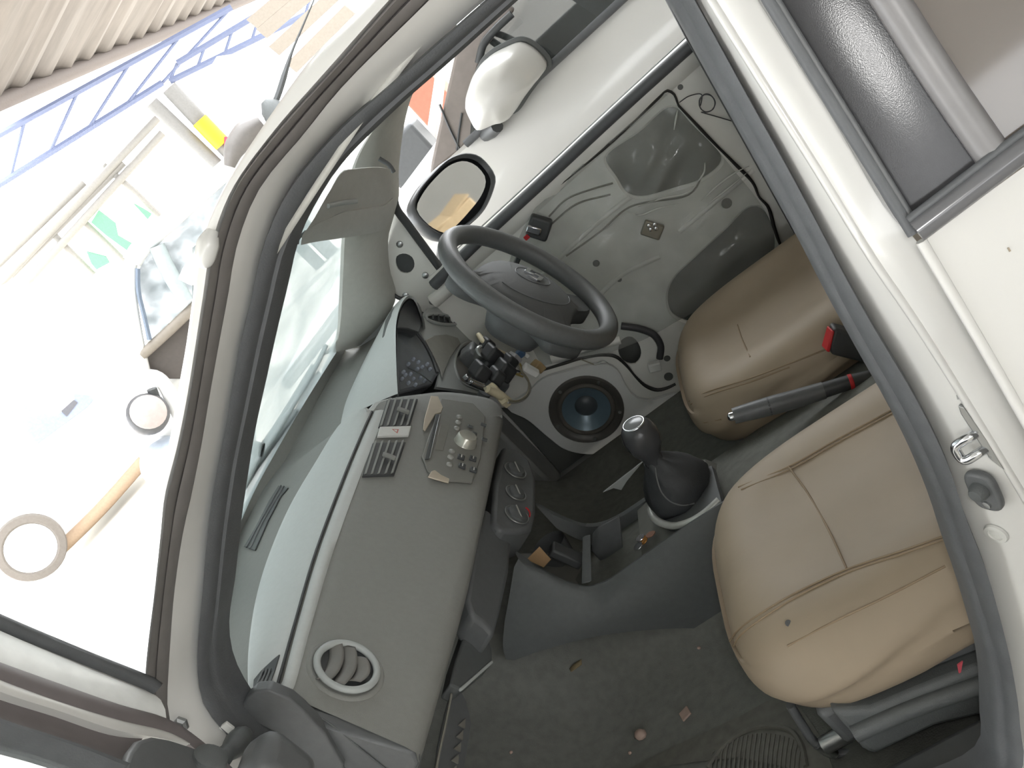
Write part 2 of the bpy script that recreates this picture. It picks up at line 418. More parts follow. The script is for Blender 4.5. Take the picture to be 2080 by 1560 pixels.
# carpeted floor: toe board, footwells, tunnel
def floor_row(x):
    zt = .315 + (.0 if x > -.28 else .9 * (-.28 - x))
    zt = min(zt, .62)
    pr = [(-.615, .37), (-.605, .365), (-.60, .35), (-.585, .335), (-.57, zt), (-.36, zt), (-.20, zt + .005), (-.15, zt + .05), (-.11, max(zt + .12, .41)), (0, max(zt + .14, .43)), (.11, max(zt + .12, .41)), (.16, zt + .05), (.22, zt), (.50, zt - .02), (.575, zt - .01), (.60, .33), (.66, .33)]
    return [Vector((x, y, z)) for y, z in pr]
bm = bmesh.new()
rows = [floor_row(x) for x in np.linspace(-.62, 1.5, 40)]
gridmesh('floor_carpet', rows, CARPET, car, False, 60)
plate('bulkhead', [Vector((-.63, -.68, .30)), Vector((-.63, .68, .30)), Vector((-.63, .68, .93)), Vector((-.63, -.68, .93))], (-.02, 0, 0), BLACKP, car)
# sill plate inside the doorway with a ribbed scuff panel
plate('sill_panel', [Vector((-.30, -.70, .37)), Vector((1.5, -.70, .37)), Vector((1.5, -.606, .378)), Vector((-.30, -.606, .378))], (0, 0, -.07), DEEP, car, .008)
# driver-side sill and hinge pillar
plate('driver_sill', [Vector((-.45, .60, .30)), Vector((1.4, .60, .30)), Vector((1.4, .76, .30)), Vector((-.45, .76, .30))], (0, 0, -.14), mat('grey_sill_paint', (150, 152, 150), .5), car, .01)
plate('driver_hinge_pillar', [Vector((-.62, .66, .25)), Vector((-.40, .66, .25)), Vector((-.40, .66, .93)), Vector((-.62, .66, .93))], (0, .10, 0), mat('grey_sill_paint', (150, 152, 150)), car, .01)
plate('driver_centre_pillar', [Vector((.40, .655, .30)), Vector((.60, .655, .30)), Vector((.62, .655, .95)), Vector((.64, .56, 1.31)), Vector((.56, .56, 1.31)), Vector((.50, .655, .95))], (0, .03, 0), BLACKP, car, .006)
# rest of the shell behind the seats so that the cabin closes off
plate('rear_side_panel', [Vector((.62, .70, .25)), Vector((1.7, .70, .25)), Vector((1.7, .70, .98)), Vector((.62, .70, .95))], (0, .04, 0), DARKG, car)
plate('tail_panel', [Vector((1.72, -.7, .25)), Vector((1.72, .7, .25)), Vector((1.75, .66, 1.0)), Vector((1.75, -.66, 1.0))], (.04, 0, 0), DARKG, car)
bench = box('rear_bench', (1.25, 0, .45), (.5, 1.2, .24), SEAT, car, None, .06, 4)
bb = box('rear_bench_back', (1.52, 0, .72), (.16, 1.2, .55), SEAT, car, ((1, 0, .25), (0, 1, 0), (-.25, 0, 1)), .06, 4)

# fittings on the centre pillar: striker, courtesy-light switch, blanked hole, bolt by the hinge
def sd(px, py, off=0.0):
    return side(px, py, -.722) + Vector((0, -off, 0))
ts = bvh(fl_o)
def fnorm(px, py):
    d = ray(px, py).normalized(); h = ts.ray_cast(CAM, d)
    if h[0] is None: return Vector((0, -1, 0))
    return h[1] * (1 if h[1].dot(d) < 0 else -1)
def on_flange(px, py, off=.001):
    h = hit(ts, px, py, off)
    return h if h is not None else sd(px, py, off)
def sdl(px, py, o):
    q = on_flange(px, py, 0.0); return CAM + (q - CAM) * (1 - o / (q - CAM).length)
pl_pts = [(1949, 818), (1961, 822), (1985, 855), (2008, 888), (2022, 915), (2044, 940), (2040, 946), (2014, 926), (1996, 900), (1975, 866), (1955, 835)]
stk = plate('striker_plate', [on_flange(*p, .0005) for p in pl_pts], (-.002, -.005, .002), STEEL, car, .001)
tag(stk, 'chrome door striker plate')
tube('striker_loop', [on_flange(1990, 876, .0), sdl(1968, 888, .014), sdl(1946, 902, .024), sdl(1941, 909, .026), sdl(1945, 921, .027), sdl(1954, 932, .027), sdl(1963, 934, .026), sdl(1985, 922, .016), on_flange(2010, 906, .0)], .0042, CHROME, stk, 40, 10)
for q in [(1990, 868), (2018, 918)]:
    lathe('striker_screw', [(0, .0025), (.0028, .002), (.0035, 0)], on_flange(*q, .0035), fnorm(*q), STEEL, stk, 14)
sw_c = on_flange(2006, 988, .001)
d1 = (on_flange(2022, 1025, .0) - on_flange(1990, 952, .0)).normalized()
nrm = fnorm(2006, 988); d2 = nrm.cross(d1).normalized(); nn = d1.cross(d2).normalized()
if nn.dot(CAM - sw_c) < 0: nn = -nn
outl = []
for i in range(28):
    a = 2 * math.pi * i / 28
    u = math.copysign(abs(math.cos(a)) ** .6, math.cos(a)) * .0215; v = math.copysign(abs(math.sin(a)) ** .75, math.sin(a)) * .0145
    outl.append(sw_c + d1 * u + d2 * v)
swt = plate('courtesy_switch', outl, nn * .008, BLACKP, car, .003, 3)
lathe('switch_plunger', [(.0085, .006), (.0085, .012), (.006, .017), (0, .018)], sw_c - d1 * .004, nn, DARKG, swt, 20)
lathe('switch_screw', [(.004, .008), (.004, .010), (0, .0105)], sw_c + d1 * .013, nn, STEEL, swt, 12)
pc = on_flange(2024, 1083, .0005)
lathe('blanking_plug', [(.011, 0), (.010, .002), (.0065, .0025), (.006, .001), (0, .001)], pc, fnorm(2024, 1083), mat('pale_grey_plug', (205, 205, 200), .4), car, 22)
hb_ = bvh(fl_o)
hc = hit(hb_, 367, 1470, .001) or side(367, 1470, -.74)
lathe('hinge_bolt', [(.009, 0), (.009, .004), (.006, .006), (.006, .009), (0, .010)], hc, (.1, -1, .2), STEEL, car, 6)
box('paper_tag', side(461, 1478, -.71), (.012, .004, .012), WHITEP, car, None, .001)
mk = plate('paint_nick', [on_flange(2047 - 100 + k[0], 505 + 300 + k[1], .0006) for k in [(-3, -4), (2, -3), (3, 4), (-1, 5)]], nn * .0006, STEEL, car)

# ================================================================== rear door behind the pillar
rd = thing('rear_door', 'closed white rear door with black film on its window frame', 'door')
TAPE = mat('satin_black_door_film', (62, 62, 64), .17, 0, .04, 200, .06, 1200, spec=.35)
fr_l = [(1330, -360), (1548, 0), (1700, 240), (1851, 478), (1868, 470)]
fr_r = [(1560, -350), (1784, 0), (1890, 162), (2000, 327), (2010, 345)]
a = spline(sp(fr_l, -.785), 30); b = spline(sp(fr_r, -.792), 30)
gridmesh('black_window_frame', [[p + Vector((0, .03, 0)) for p in a], a, [p.lerp(q, .5) + Vector((0, -.004, 0)) for p, q in zip(a, b)], b, [p + Vector((.0, .02, 0)) for p in b]], TAPE, rd, False)
tube('frame_edge_moulding', sp([(1352, -360), (1564, 0), (1712, 240), (1858, 474)], -.792), .0055, RUBBER, rd, 30, 8)
tube('frame_edge_lip', sp([(1366, -360), (1578, 0), (1724, 236), (1866, 466)], -.794), .0028, BLACKP, rd, 30, 8)
tube('window_channel', sp([(1585, -350), (1808, 0), (1910, 160), (2016, 314)], -.798), .0115, mat('grey_window_channel', (120, 118, 118), .38), rd, 30, 10, False, .7)
# belt moulding: polished strip along the door's waist
bl = sp([(1862, 470), (1960, 396), (2080, 305), (2220, 205), (2400, 70)], -.806)
tube('belt_moulding', bl, .0082, mat('glossy_grey_belt_trim', (104, 104, 106), .18, .1), rd, 30, 12)
tube('belt_wiper_lip', [p + Vector((0, .004, .0085)) for p in bl], .0035, RUBBER, rd, 30, 8)
# painted skin below
bl2 = [p + Vector((0, .004, -.009)) for p in spline(bl, 24)]
rows = [bl2]
for dz, dy in ((-.04, -.012), (-.12, -.026), (-.25, -.034), (-.42, -.03), (-.58, -.01)):
    rows.append([Vector((p.x - .0, p.y + dy, p.z + dz)) for p in bl2])
edge = sp([(1872, 490), (1895, 512), (1990, 690), (2085, 868), (2185, 1040), (2255, 1230), (2295, 1420)], -.80)
ed = spline(edge, 6)
for i, r in enumerate(rows):     # leading edge follows the shut line
    e = ed[i]
    x1 = e.x + 1.0
    rows[i] = [Vector((e.x + (x1 - e.x) * t, (r[0].y) , e.z + (r[-1].z - r[0].z) * t * .5)) for t in np.linspace(0, 1, 24)]
rs = gridmesh('door_skin', rows, PAINT, rd, False)
rsl = spline([rows[i][0] for i in range(6)], 20)
tube('door_edge_fold', rsl, .004, PAINT, rd, 30, 8)
o = plate('paint_chip', [hit(bvh(rs), *p, .0004) or side(*p, -.82) for p in [(2045, 503), (2049, 502), (2053, 509), (2049, 511)]], (0, -.0006, 0), mat('brown_paint_chip', (150, 138, 120)), rd)
plate('door_inner_trim', [Vector((.60, -.70, .35)), Vector((1.45, -.70, .35)), Vector((1.45, -.70, .93)), Vector((.60, -.70, .93))], (0, .02, 0), mat('brown_grey_door_trim', (112, 106, 100), .7), rd, .01)
gl = [side(px, py, -.80) for px, py in [(1800, 0), (2030, 300), (2400, 30), (2300, -300), (1600, -350)]]
rg = plate('rear_window_glass', gl, (0, .004, 0), glassmat('tinted_rear_glass', (112, 105, 100), .86, .06), rd)

# ================================================================== open passenger door at the lower left
pd = thing('passenger_door', 'opened white passenger door with dark seals beside the windscreen pillar', 'door')
DN, DC = (.95, .3, 0), -.462
def dp(px, py, off=0.0): return PL(px, py, DN, DC + off)
def band(name, top, bot, m, off, bulge, thick=.008):
    a = spline([dp(*p, off) for p in top], 24); b = spline([dp(*p, off) for p in bot], 24)
    n = Vector(DN).normalized()
    return gridmesh(name, [[p - n * .02 for p in a], a, [p.lerp(q, .3) + n * bulge for p, q in zip(a, b)], [p.lerp(q, .7) + n * bulge for p, q in zip(a, b)], b, [p - n * .02 for p in b]], m, pd, False)
band('frame_weatherstrip', [(-120, 1195), (0, 1250), (160, 1318), (322, 1384), (327, 1390)], [(-120, 1210), (0, 1268), (160, 1334), (314, 1398), (320, 1402)], RUBBER, .004, .004)
band('frame_upper_flange', [(-120, 1210), (0, 1268), (160, 1334), (314, 1398)], [(-120, 1225), (0, 1281), (160, 1349), (316, 1412)], PAINT, 0, -.002)
band('frame_panel', [(-120, 1225), (0, 1281), (160, 1349), (316, 1412)], [(-120, 1300), (0, 1348), (120, 1390), (240, 1430), (338, 1460)], mat('shade_lifted_white_paint', (236, 238, 236), .35, coat=.4), .002, .003)  # body white made paler here to offset the shade on this panel
band('frame_inner_seal', [(-120, 1300), (0, 1345), (120, 1388), (240, 1430), (345, 1462), (400, 1500), (460, 1550), (500, 1590)], [(-120, 1330), (0, 1381), (120, 1425), (240, 1462), (350, 1490), (385, 1512), (440, 1560), (480, 1600)], mat('warm_grey_seal', (112, 106, 106), .5), .002, .004)
band('frame_white_edge', [(-120, 1330), (0, 1381), (120, 1425), (240, 1462), (350, 1490), (385, 1512)], [(-120, 1352), (0, 1405), (120, 1444), (240, 1484), (330, 1500), (380, 1514)], PAINT, .002, .002)
band('window_run_channel', [(-120, 1352), (0, 1405), (120, 1444), (240, 1484), (290, 1500)], [(-120, 1420), (0, 1468), (100, 1500), (190, 1530), (262, 1556)], mat('warm_grey_seal', (112, 106, 106), .5), -.002, -.006)
band('window_run_lip', [(-120, 1420), (0, 1468), (100, 1500), (190, 1530), (262, 1556)], [(-120, 1440), (0, 1486), (100, 1516), (170, 1540), (240, 1570)], RUBBER, .006, .006)
DD = Vector((.3, -.95, 0)).normalized(); DH = dp(420, 1560, -.01); DH.z = 0
def dq(t, z, o=0.0): return DH + DD * t + Vector((0, 0, z)) + Vector(DN).normalized() * o
plate('door_outer_panel', [dq(.10, .36), dq(.95, .36), dq(1.0, .60), dq(1.0, .93), dq(.10, .90)], Vector(DN).normalized() * -.07, PAINT, pd, .02, 3)
plate('door_trim_card', [dq(.14, .40, .002), dq(.90, .40, .002), dq(.93, .60, .002), dq(.93, .90, .002), dq(.14, .87, .002)], Vector(DN).normalized() * .03, BLACKP, pd, .012, 3)
plate('mirror_corner_trim', [dp(*p, .012) for p in [(250, 1560), (262, 1525), (280, 1502), (310, 1494), (345, 1500), (385, 1513), (420, 1526), (450, 1560), (470, 1640), (250, 1640)]], (-.012, 0, 0), BLACKP, pd, .005, 3)
wp = [side(496, 1492, -.70), side(484, 1507, -.725), side(472, 1520, -.74), side(458, 1532, -.755), side(440, 1550, -.77)]
tube('wiring_boot', wp, [.009, .013, .0135, .009, .012], DARKG, pd, 30, 12)
lathe('wiring_boot_flange', [(.017, 0), (.016, .006), (.010, .010), (0, .010)], dp(425, 1545, .016), (.8, .2, .4), DARKG, pd, 18)
box('door_latch_dark_block', dp(560, 1570, .03), (.05, .06, .07), BLACKP, pd, None, .018, 4)
pg = plate('door_window_glass', [dp(*p, -.006) for p in [(-120, 1430), (0, 1476), (180, 1535), (250, 1565), (250, 1640), (-120, 1640)]], (-.004, 0, 0), glassmat('door_glass', (190, 196, 198), .25, .04), pd)

# ================================================================== dashboard
dash = thing('dashboard', 'grey plastic dashboard with round side vent and centre stack', 'dashboard')
FN = Vector((.891, 0, .454)); FC = .185; FS = Vector((.454, 0, -.891))
def FP(px, py, off=0.0): return PL(px, py, FN, FC) + FN * off
def FQ(y, s, off=0.0):
    """point on the face: y across, s metres below the seam line"""
    return Vector((-.268, y, .9335)) + FS * s + FN * off
# face panel: seam on top, soft lower edge rolling under
seam = [(560, 1402), (565, 1395), (600, 1268), (640, 1130), (700, 968), (740, 872), (757, 835)]
low = [(846, 1527), (852, 1512), (896, 1362), (942, 1200), (980, 1030), (1005, 915), (1020, 840)]
S = spline([FP(*p) for p in seam], 40); Lw = spline([FP(*p) for p in low], 40)
rows = [[p - FN * .03 + Vector((0, 0, -.0)) for p in S], [p - FN * .004 for p in S], [p.lerp(q, .03) for p, q in zip(S, Lw)]]
for t in (.2, .4, .6, .8, .92): rows.append([p.lerp(q, t) for p, q in zip(S, Lw)])
rows += [[q - FN * .002 for q in Lw], [q + FS * .008 - FN * .016 for q in Lw], [q + FS * .0 - FN * .05 for q in Lw], [q - FS * .01 - FN * .14 for q in Lw]]
face = gridmesh('dash_face', rows, DASHG, dash, False, 60)
# driver-side shoulder of the face, the rounded corner by the column opening
cor = [(757, 835), (772, 812), (800, 803), (850, 796), (905, 791), (960, 797), (1000, 806), (1018, 818), (1023, 836), (1020, 850)]
cp = [FP(*p) for p in cor]
base = [FP(*p) for p in [(757, 836), (790, 838), (830, 840), (865, 842), (900, 843), (940, 844), (970, 845), (1000, 846), (1015, 846), (1020, 850)]]
c1, c2 = spline(cp, 40), spline(base, 40)
gridmesh('dash_face_corner', [[p - FN * .10 + Vector((0, .03, 0)) for p in c1], [p - FN * .03 + Vector((0, .012, 0)) for p in c1], [p - FN * .006 for p in c1], [p.lerp(q, .25) + FN * .001 for p, q in zip(c1, c2)], c2], DASHG, dash, False, 70)
# near end of the dash: dark side cover with a curved joint
ends = [FP(560, 1402, -.002), FP(600, 1408, -.002), FP(700, 1450, -.002), FP(800, 1500, -.002), FP(846, 1527, -.002)]
ye = min(p.y for p in ends) - .0
endp = [Vector((-.268, -.652, .932)), Vector((-.265, -.655, .925)), Vector((-.187, -.655, .772)), Vector((-.195, -.655, .755)), Vector((-.30, -.655, .70)), Vector((-.50, -.655, .70)), Vector((-.56, -.655, .93)), Vector((-.36, -.652, .945))]
ecap = plate('end_cover', endp, (0, .02, 0), BLACKP, dash, .006, 3)
te = bvh(ecap)
for path in ([(608, 1440), (640, 1470), (670, 1508), (700, 1560)], [(622, 1442), (680, 1478), (730, 1518), (790, 1566)]):
    pts = [hit(te, *p, .001) or UY(*p, -.655) for p in path]
    tube('end_cover_joint', pts, .0012, DARKG, ecap, 20, 6)
# top pad, light grey, between seam and the defroster shelf
padf = [(505, 1408), (503, 1360), (506, 1305), (520, 1215), (545, 1130), (590, 1025), (640, 940), (690, 862), (718, 840), (745, 832)]
pf = spline([UZ(px, py, .944) for px, py in padf], 40)
ps = spline([FP(px, py, -.002) + Vector((0, 0, .001)) for px, py in [(563, 1400)] + seam[2:]], 40)
rows = [[p + Vector((-.02, 0, -.02)) for p in pf], pf, [p.lerp(q, .15) + Vector((0, 0, .006)) for p, q in zip(pf, ps)], [p.lerp(q, .5) + Vector((0, 0, .009)) for p, q in zip(pf, ps)],
        [p.lerp(q, .85) + Vector((0, 0, .005)) for p, q in zip(pf, ps)], [p.lerp(q, .97) + Vector((0, 0, .0025)) for p, q in zip(pf, ps)], [p.lerp(q, .995) for p, q in zip(pf, ps)], [p - FN * .03 for p in ps]]
pad = gridmesh('top_pad', rows, PADG, dash, False, 60)
tag(pad, 'pale grey soft top pad')
tube('pad_joint', [p + Vector((.0004, 0, .0006)) for p in ps], .0016, DEEP, dash, 40, 6)
plate('pad_corner', [FP(*p, -.004) for p in [(730, 880), (744, 832), (762, 812), (800, 802), (790, 840), (757, 842)]], -FN * .02, PADG, dash, .003)
# light rounded roll just below the seam
r1 = [p.lerp(q, .015) + FN * .0012 for p, q in zip(S, Lw)]; r2 = [p.lerp(q, .10) + FN * .0016 for p, q in zip(S, Lw)]
gridmesh('seam_roll', [[p - FN * .004 for p in r1], r1, [p.lerp(q, .5) + FN * .0018 for p, q in zip(r1, r2)], r2, [p - FN * .004 for p in r2]], PADG, dash, False, 80)
# defroster shelf up to the glass
shelf = []
for x, z in ((-.295, .930), (-.32, .936), (-.37, .938), (-.45, .938), (-.53, .940), (-.60, .948)):
    shelf.append([Vector((min(x - .035 * (1 - (y / .66) ** 2), -.25 - .15 * min(1, max(0, (y - .075) / .05)) - (-.245 - x) * .45), y, z - .032 * min(1, max(0, (y - .07) / .12)) * min(1, max(0, (x + .60) / .18)))) for y in np.linspace(-.66, .66, 60)])
shelf[-1] = [Vector((max(wsx(v.y, .955) + .004, v.x), v.y, .952)) for v in shelf[-1]]
shelf_o = gridmesh('dash_shelf', [[v + Vector((-.02, 0, -.05)) for v in shelf[0]]] + shelf, DASHG, dash, False, 60)
t_sh = bvh(shelf_o)
slot = [hit(t_sh, *p, .0006) for p in [(498, 1112), (520, 1120), (546, 1060), (572, 1010), (587, 992), (568, 988), (548, 1020), (520, 1075)]]
dfo = plate('defroster_slot', slot, (0, 0, .0025), DARKG, dash, .001)
for ta in (.3, .62):
    a_, b_ = slot[0].lerp(slot[1], ta), slot[5].lerp(slot[4], ta)
    tube('defroster_bar', [a_ + Vector((0, 0, .003)), slot[7].lerp(slot[2], ta) + Vector((0, 0, .003)), b_ + Vector((0, 0, .003))], .0016, BLACKP, dfo, 16, 6)
# demister vent at the near corner of the pad
t_pd = bvh(pad)
dv = [hit(t_pd, *p, .001) or UZ(*p, .945) for p in [(518, 1384), (532, 1366), (558, 1342), (570, 1332), (560, 1362), (546, 1402), (516, 1402)]]
dvo = plate('side_demister', dv, (0, 0, .002), DEEP, dash, .0006)
for k in (.25, .5, .75):
    a_ = dv[6].lerp(dv[5], k); b_ = dv[1].lerp(dv[4], k)
    tube('demister_fin', [a_ + Vector((0, 0, .003)), b_ + Vector((0, 0, .003))], .0013, DARKG, dvo, 6, 6)

# round passenger vent: bezel ring and curved louvres
vc = PL(705, 1353, FN, FC + .006) - FN * .006
bez = []
for i in range(13):
    a = 2 * math.pi * i / 12
    bez.append((.0365 + .0045 * math.cos(a), .006 + .0045 * math.sin(a)))
rv = lathe('round_vent', bez, vc, FN, SILVERP, dash, 48, 60)
tag(rv, 'round air vent with a silver ring by the doorway')
lathe('vent_shroud', [(.048, .0002), (.046, .0022), (.042, .0022), (.040, .001)], vc, FN, DASHG, rv, 40, 60)
lathe('vent_well', [(.0345, .006), (.034, .0014), (.028, .0012), (0, .0012)], vc, FN, DEEP, rv, 36, 40)
for k, dx in enumerate((-.014, .003, .020)):
    pts = []
    R_ = .033
    for i in range(9):
        t = -1 + 2 * i / 8
        hh = math.sqrt(max(0, R_ ** 2 - (dx + .006) ** 2)) * t
        pts.append(vc + Vector((0, 1, 0)) * hh + FS * (dx + .008 * (1 - t * t)))
    Rw = [[p + FN * .0085 for p in pts], [p + FN * .0070 - FS * .009 for p in pts], [p + FN * .0030 - FS * .0165 for p in pts]]
    lv = loft('vent_louvre', Rw, mat('vent_louvre_grey', (122, 120, 116), .5), rv, 16, 6, .001)
# centre vents: two dark wells with slats
def quad(corners, off=0.0): return [FP(*p, off) for p in corners]
def centre_vent(c):
    q = quad(c, .003)     # order: outer-top, inner-top, inner-bottom, outer-bottom
    root = plate('centre_vent', quad(c, .004), -FN * .008, DEEP, dash, .0015)
    for k in (.03, .23, .44, .66, .86):
        w = .07
        a, b = q[0].lerp(q[1], k), q[3].lerp(q[2], k); a2, b2 = q[0].lerp(q[1], k + w), q[3].lerp(q[2], k + w)
        plate('vent_slat', [a + FN * .002, b + FN * .002, b2 + FN * .004, a2 + FN * .004], FN * .0022, DASHG, root, .0006)
    m_ = q[0].lerp(q[1], .62).lerp(q[3].lerp(q[2], .62), .55)
    box('vent_tab', m_ + FN * .008, (.022, .006, .008), DASHG, root, (FS, (0, 1, 0), FN), .002)
    return root
tag(centre_vent([(785, 815), (848, 813), (831, 870), (767, 872)]), 'centre vent on the driver side of the hazard switch')
tag(centre_vent([(756, 903), (823, 901), (800, 968), (735, 970)]), 'centre vent on the passenger side of the hazard switch')
hz = plate('hazard_switch', quad([(769, 874), (833, 872), (828, 891), (764, 893)], .002), FN * .006, WHITEP, dash, .0015)
hc_ = FP(800, 882, .0083)
tri = [hc_ + Vector((0, .006, 0)) * 0 + FS * -.006, hc_ + FS * .005 + Vector((0, .007, 0)), hc_ + FS * .005 - Vector((0, .007, 0))]
tri_i = [hc_ + (p - hc_) * .6 for p in tri]
bm = bmesh.new(); A_ = [bm.verts.new(p) for p in tri]; B_ = [bm.verts.new(p) for p in tri_i]
for i in range(3): bm.faces.new((A_[i], A_[(i + 1) % 3], B_[(i + 1) % 3], B_[i]))
mod_solid(frombm('hazard_triangle', bm, mat('faded_red_print', (196, 120, 112), .6), hz, False), .0004)
# radio with its controls
RADM = mat('radio_dark_fascia', (128, 127, 122), .45, 0, .03, 90)
rad = plate('radio', quad([(893, 812), (960, 822), (985, 850), (975, 935), (958, 985), (905, 980), (868, 962), (855, 930), (872, 880), (886, 848)], .0005), FN * .004, RADM, dash, .002)
tag(rad, 'car radio fascia with round knob and small buttons')
TANP = mat('brushed_warm_silver', (196, 184, 166), .35, .3, .03, 60)
plate('side_trim', quad([(873, 809), (888, 810), (898, 833), (894, 843), (882, 847), (862, 880), (857, 877), (860, 855)], .003), FN * .003, TANP, rad, .001)
plate('side_trim', quad([(867, 974), (874, 963), (881, 960), (894, 970), (911, 978), (909, 986)], .003), FN * .003, TANP, rad, .001)
plate('disc_slot', quad([(883, 847), (890, 847), (869, 939), (861, 939)], .004), FN * .003, DEEP, rad, .001)
plate('slot_lip', quad([(890, 848), (892, 849), (871, 938), (869, 938)], .005), FN * .003, STEEL, rad, .0004)
plate('display_window', quad([(893, 866), (912, 868), (898, 920), (880, 918)], .0045), FN * .001, mat('grey_lcd', (128, 126, 120), .3), rad, .0005)
for p in [(931, 852), (929, 863), (926, 875), (916, 922), (913, 934), (911, 949)]:
    lathe('radio_button', [(.0055, .004), (.0055, .0065), (.004, .0078), (0, .008)], FP(*p), FN, mat('pale_grey_button', (160, 160, 155), .35), rad, 16, 50)
lathe('volume_knob', [(.021, .004), (.0195, .008), (.0175, .018), (.0155, .0205), (0, .0215)], FP(943, 903), FN, mat('silver_knob', (196, 194, 184), .25, .5), rad, 32, 40)
for p in [(934, 935), (958, 938), (936, 953), (959, 961)]:
    box('rocker_button', FP(*p, .006), (.012, .012, .006), DEEP, rad, (FS, (0, 1, 0), FN), .0015)
    box('rocker_mark', FP(*p, .0094), (.0018, .008, .0008), WHITEP, rad, (FS, (0, 1, 0), FN), .0002)
for p in [(953, 872), (961, 886), (980, 868), (982, 898), (954, 890)]:
    box('preset_button', FP(*p, .0055), (.010, .008, .004), DARKG, rad, (FS, (0, 1, 0), FN), .001)
# heater controls under the face
HN = Vector((.93, 0, .37)).normalized(); HC = HN.dot(Vector((-.178, 0, .663)))
def HP(px, py, off=0): return PL(px, py, HN, HC) + HN * off
heat = plate('heater_panel', [HP(*p) for p in [(1022, 905), (1050, 912), (1078, 935), (1090, 975), (1090, 1040), (1083, 1072), (1060, 1080), (1020, 1078), (1000, 1060), (1005, 980)]], -HN * .07, BLACKP, dash, .008, 3)
tag(heat, 'black heater control panel with dials')
for px, py, r in [(1046, 957, .017), (1047, 1003, .015), (1049, 1047, .018)]:
    kn = lathe('heater_dial', [(r + .003, .001), (r + .003, .003), (r, .0035), (r * .94, .007), (r * .85, .008), (0, .0084)], HP(px, py), HN, DARKG, heat, 28, 40)
    box('dial_pointer', HP(px, py, .0095), (.0025, r * 1.4, .003), mat('pale_grey_button', (160, 160, 155)), kn, (HN.cross(Vector((0, 1, 0))), (0, .8, .6), HN), .001)
    ring = [(r + .004 + .0012 * math.cos(a), .002 + .0012 * math.sin(a)) for a in np.linspace(0, 2 * math.pi, 9)]
    lathe('dial_ring', ring, HP(px, py), HN, mat('dim_chrome', (150, 152, 150), .3, .6), kn, 30, 60)
pr_ = [HP(1049, 1047) + (HP(1070, 1047) - HP(1049, 1047)).normalized() * .029 * math.cos(a) + Vector((0, 1, 0)) * .027 * math.sin(a) + HN * .002 for a in np.linspace(-.2, .9, 8)]
tube('red_heat_arc', pr_, .0014, RED, heat, 14, 6)
# column of glovebox / knee panel under the face
gb = [UX(*p, -.20) for p in [(985, 1030), (1022, 1060), (1040, 1090), (1035, 1160), (1018, 1240), (1005, 1290), (985, 1268), (960, 1250), (948, 1215), (962, 1140)]]
plate('stack_side', gb, (-.05, 0, -.02), BLACKP, dash, .008, 3)
plate('knee_panel', [UX(*p, -.24) for p in [(955, 1255), (968, 1225), (985, 1262), (1000, 1318), (1001, 1345), (935, 1400), (915, 1390), (925, 1345)]], (-.03, .0, -.01), DARKG, dash, .004)
plate('knee_panel_edge', [UX(*p, -.238) for p in [(1000, 1340), (1003, 1346), (940, 1402), (936, 1396)]], (-.006, 0, 0), SILVERP, dash, .001)
plate('glovebox_underside', [Vector((-.22, -.64, .745)), Vector((-.22, .02, .715)), Vector((-.52, .02, .66)), Vector((-.52, -.64, .70))], (0, 0, -.012), BLACKP, dash, .005)
# perforated steel bracket hanging under the glovebox
br = plate('steel_bracket', [UX(*p, -.262) for p in [(921, 1394), (935, 1400), (948, 1425), (958, 1470), (943, 1560), (884, 1580), (890, 1520), (905, 1450)]], (-.004, 0, 0), BLACKP, dash, .001)
tag(br, 'toothed steel bracket under the glovebox')
for i in range(5):
    y_ = 1466 + i * 24
    x_ = 948 - i * 4.6
    plate('bracket_tooth', [UX(*p, -.258) for p in [(x_ - 16, y_ + 6), (x_ - 2, y_ - 7), (x_ - 3, y_ + 13)]], (-.002, 0, 0), mat('bare_grey_steel', (150, 148, 140), .4, .5), br)
lathe('bracket_bolt', [(.006, 0), (.006, .004), (0, .005)], UX(922, 1396, -.255), (1, -.2, .2), STEEL, br, 6)
tube('bracket_cable', [UX(*p, -.25) for p in [(917, 1410), (905, 1470), (890, 1540), (880, 1600)]], .002, mat('bare_grey_steel', (150, 148, 140)), br, 16, 6)

# meter hood and instrument cluster on the driver's side
lip = [UX(px, py, x) for px, py, x in [(808, 800, -.262), (806, 760, -.262), (804, 700, -.26), (805, 655, -.255), (811, 628, -.25), (822, 607, -.247), (833, 600, -.247), (843, 606, -.25), (851, 625, -.258), (857, 645, -.266), (857, 662, -.275)]]
bs = [UX(px, py, x) for px, py, x in [(692, 862, -.37), (694, 850, -.40), (703, 815, -.43), (722, 770, -.44), (745, 722, -.44), (770, 675, -.43), (795, 635, -.42), (830, 610, -.42), (845, 625, -.41), (850, 650, -.40), (857, 665, -.38)]]
l_, b_ = spline(lip, 40), spline(bs, 40)
rows = [[p + Vector((-.015, -.0, -.03)) for p in b_], b_, [p.lerp(q, .3) + Vector((0, 0, .006)) for p, q in zip(b_, l_)], [p.lerp(q, .65) + Vector((0, 0, .005)) for p, q in zip(b_, l_)], [p.lerp(q, .97) + Vector((0, 0, .001)) for p, q in zip(b_, l_)], l_, [q + Vector((-.006, .002, -.005)) for q in l_]]
hd = gridmesh('meter_hood', rows, PADG, dash, False, 70)
tag(hd, 'pale grey hood over the instruments')
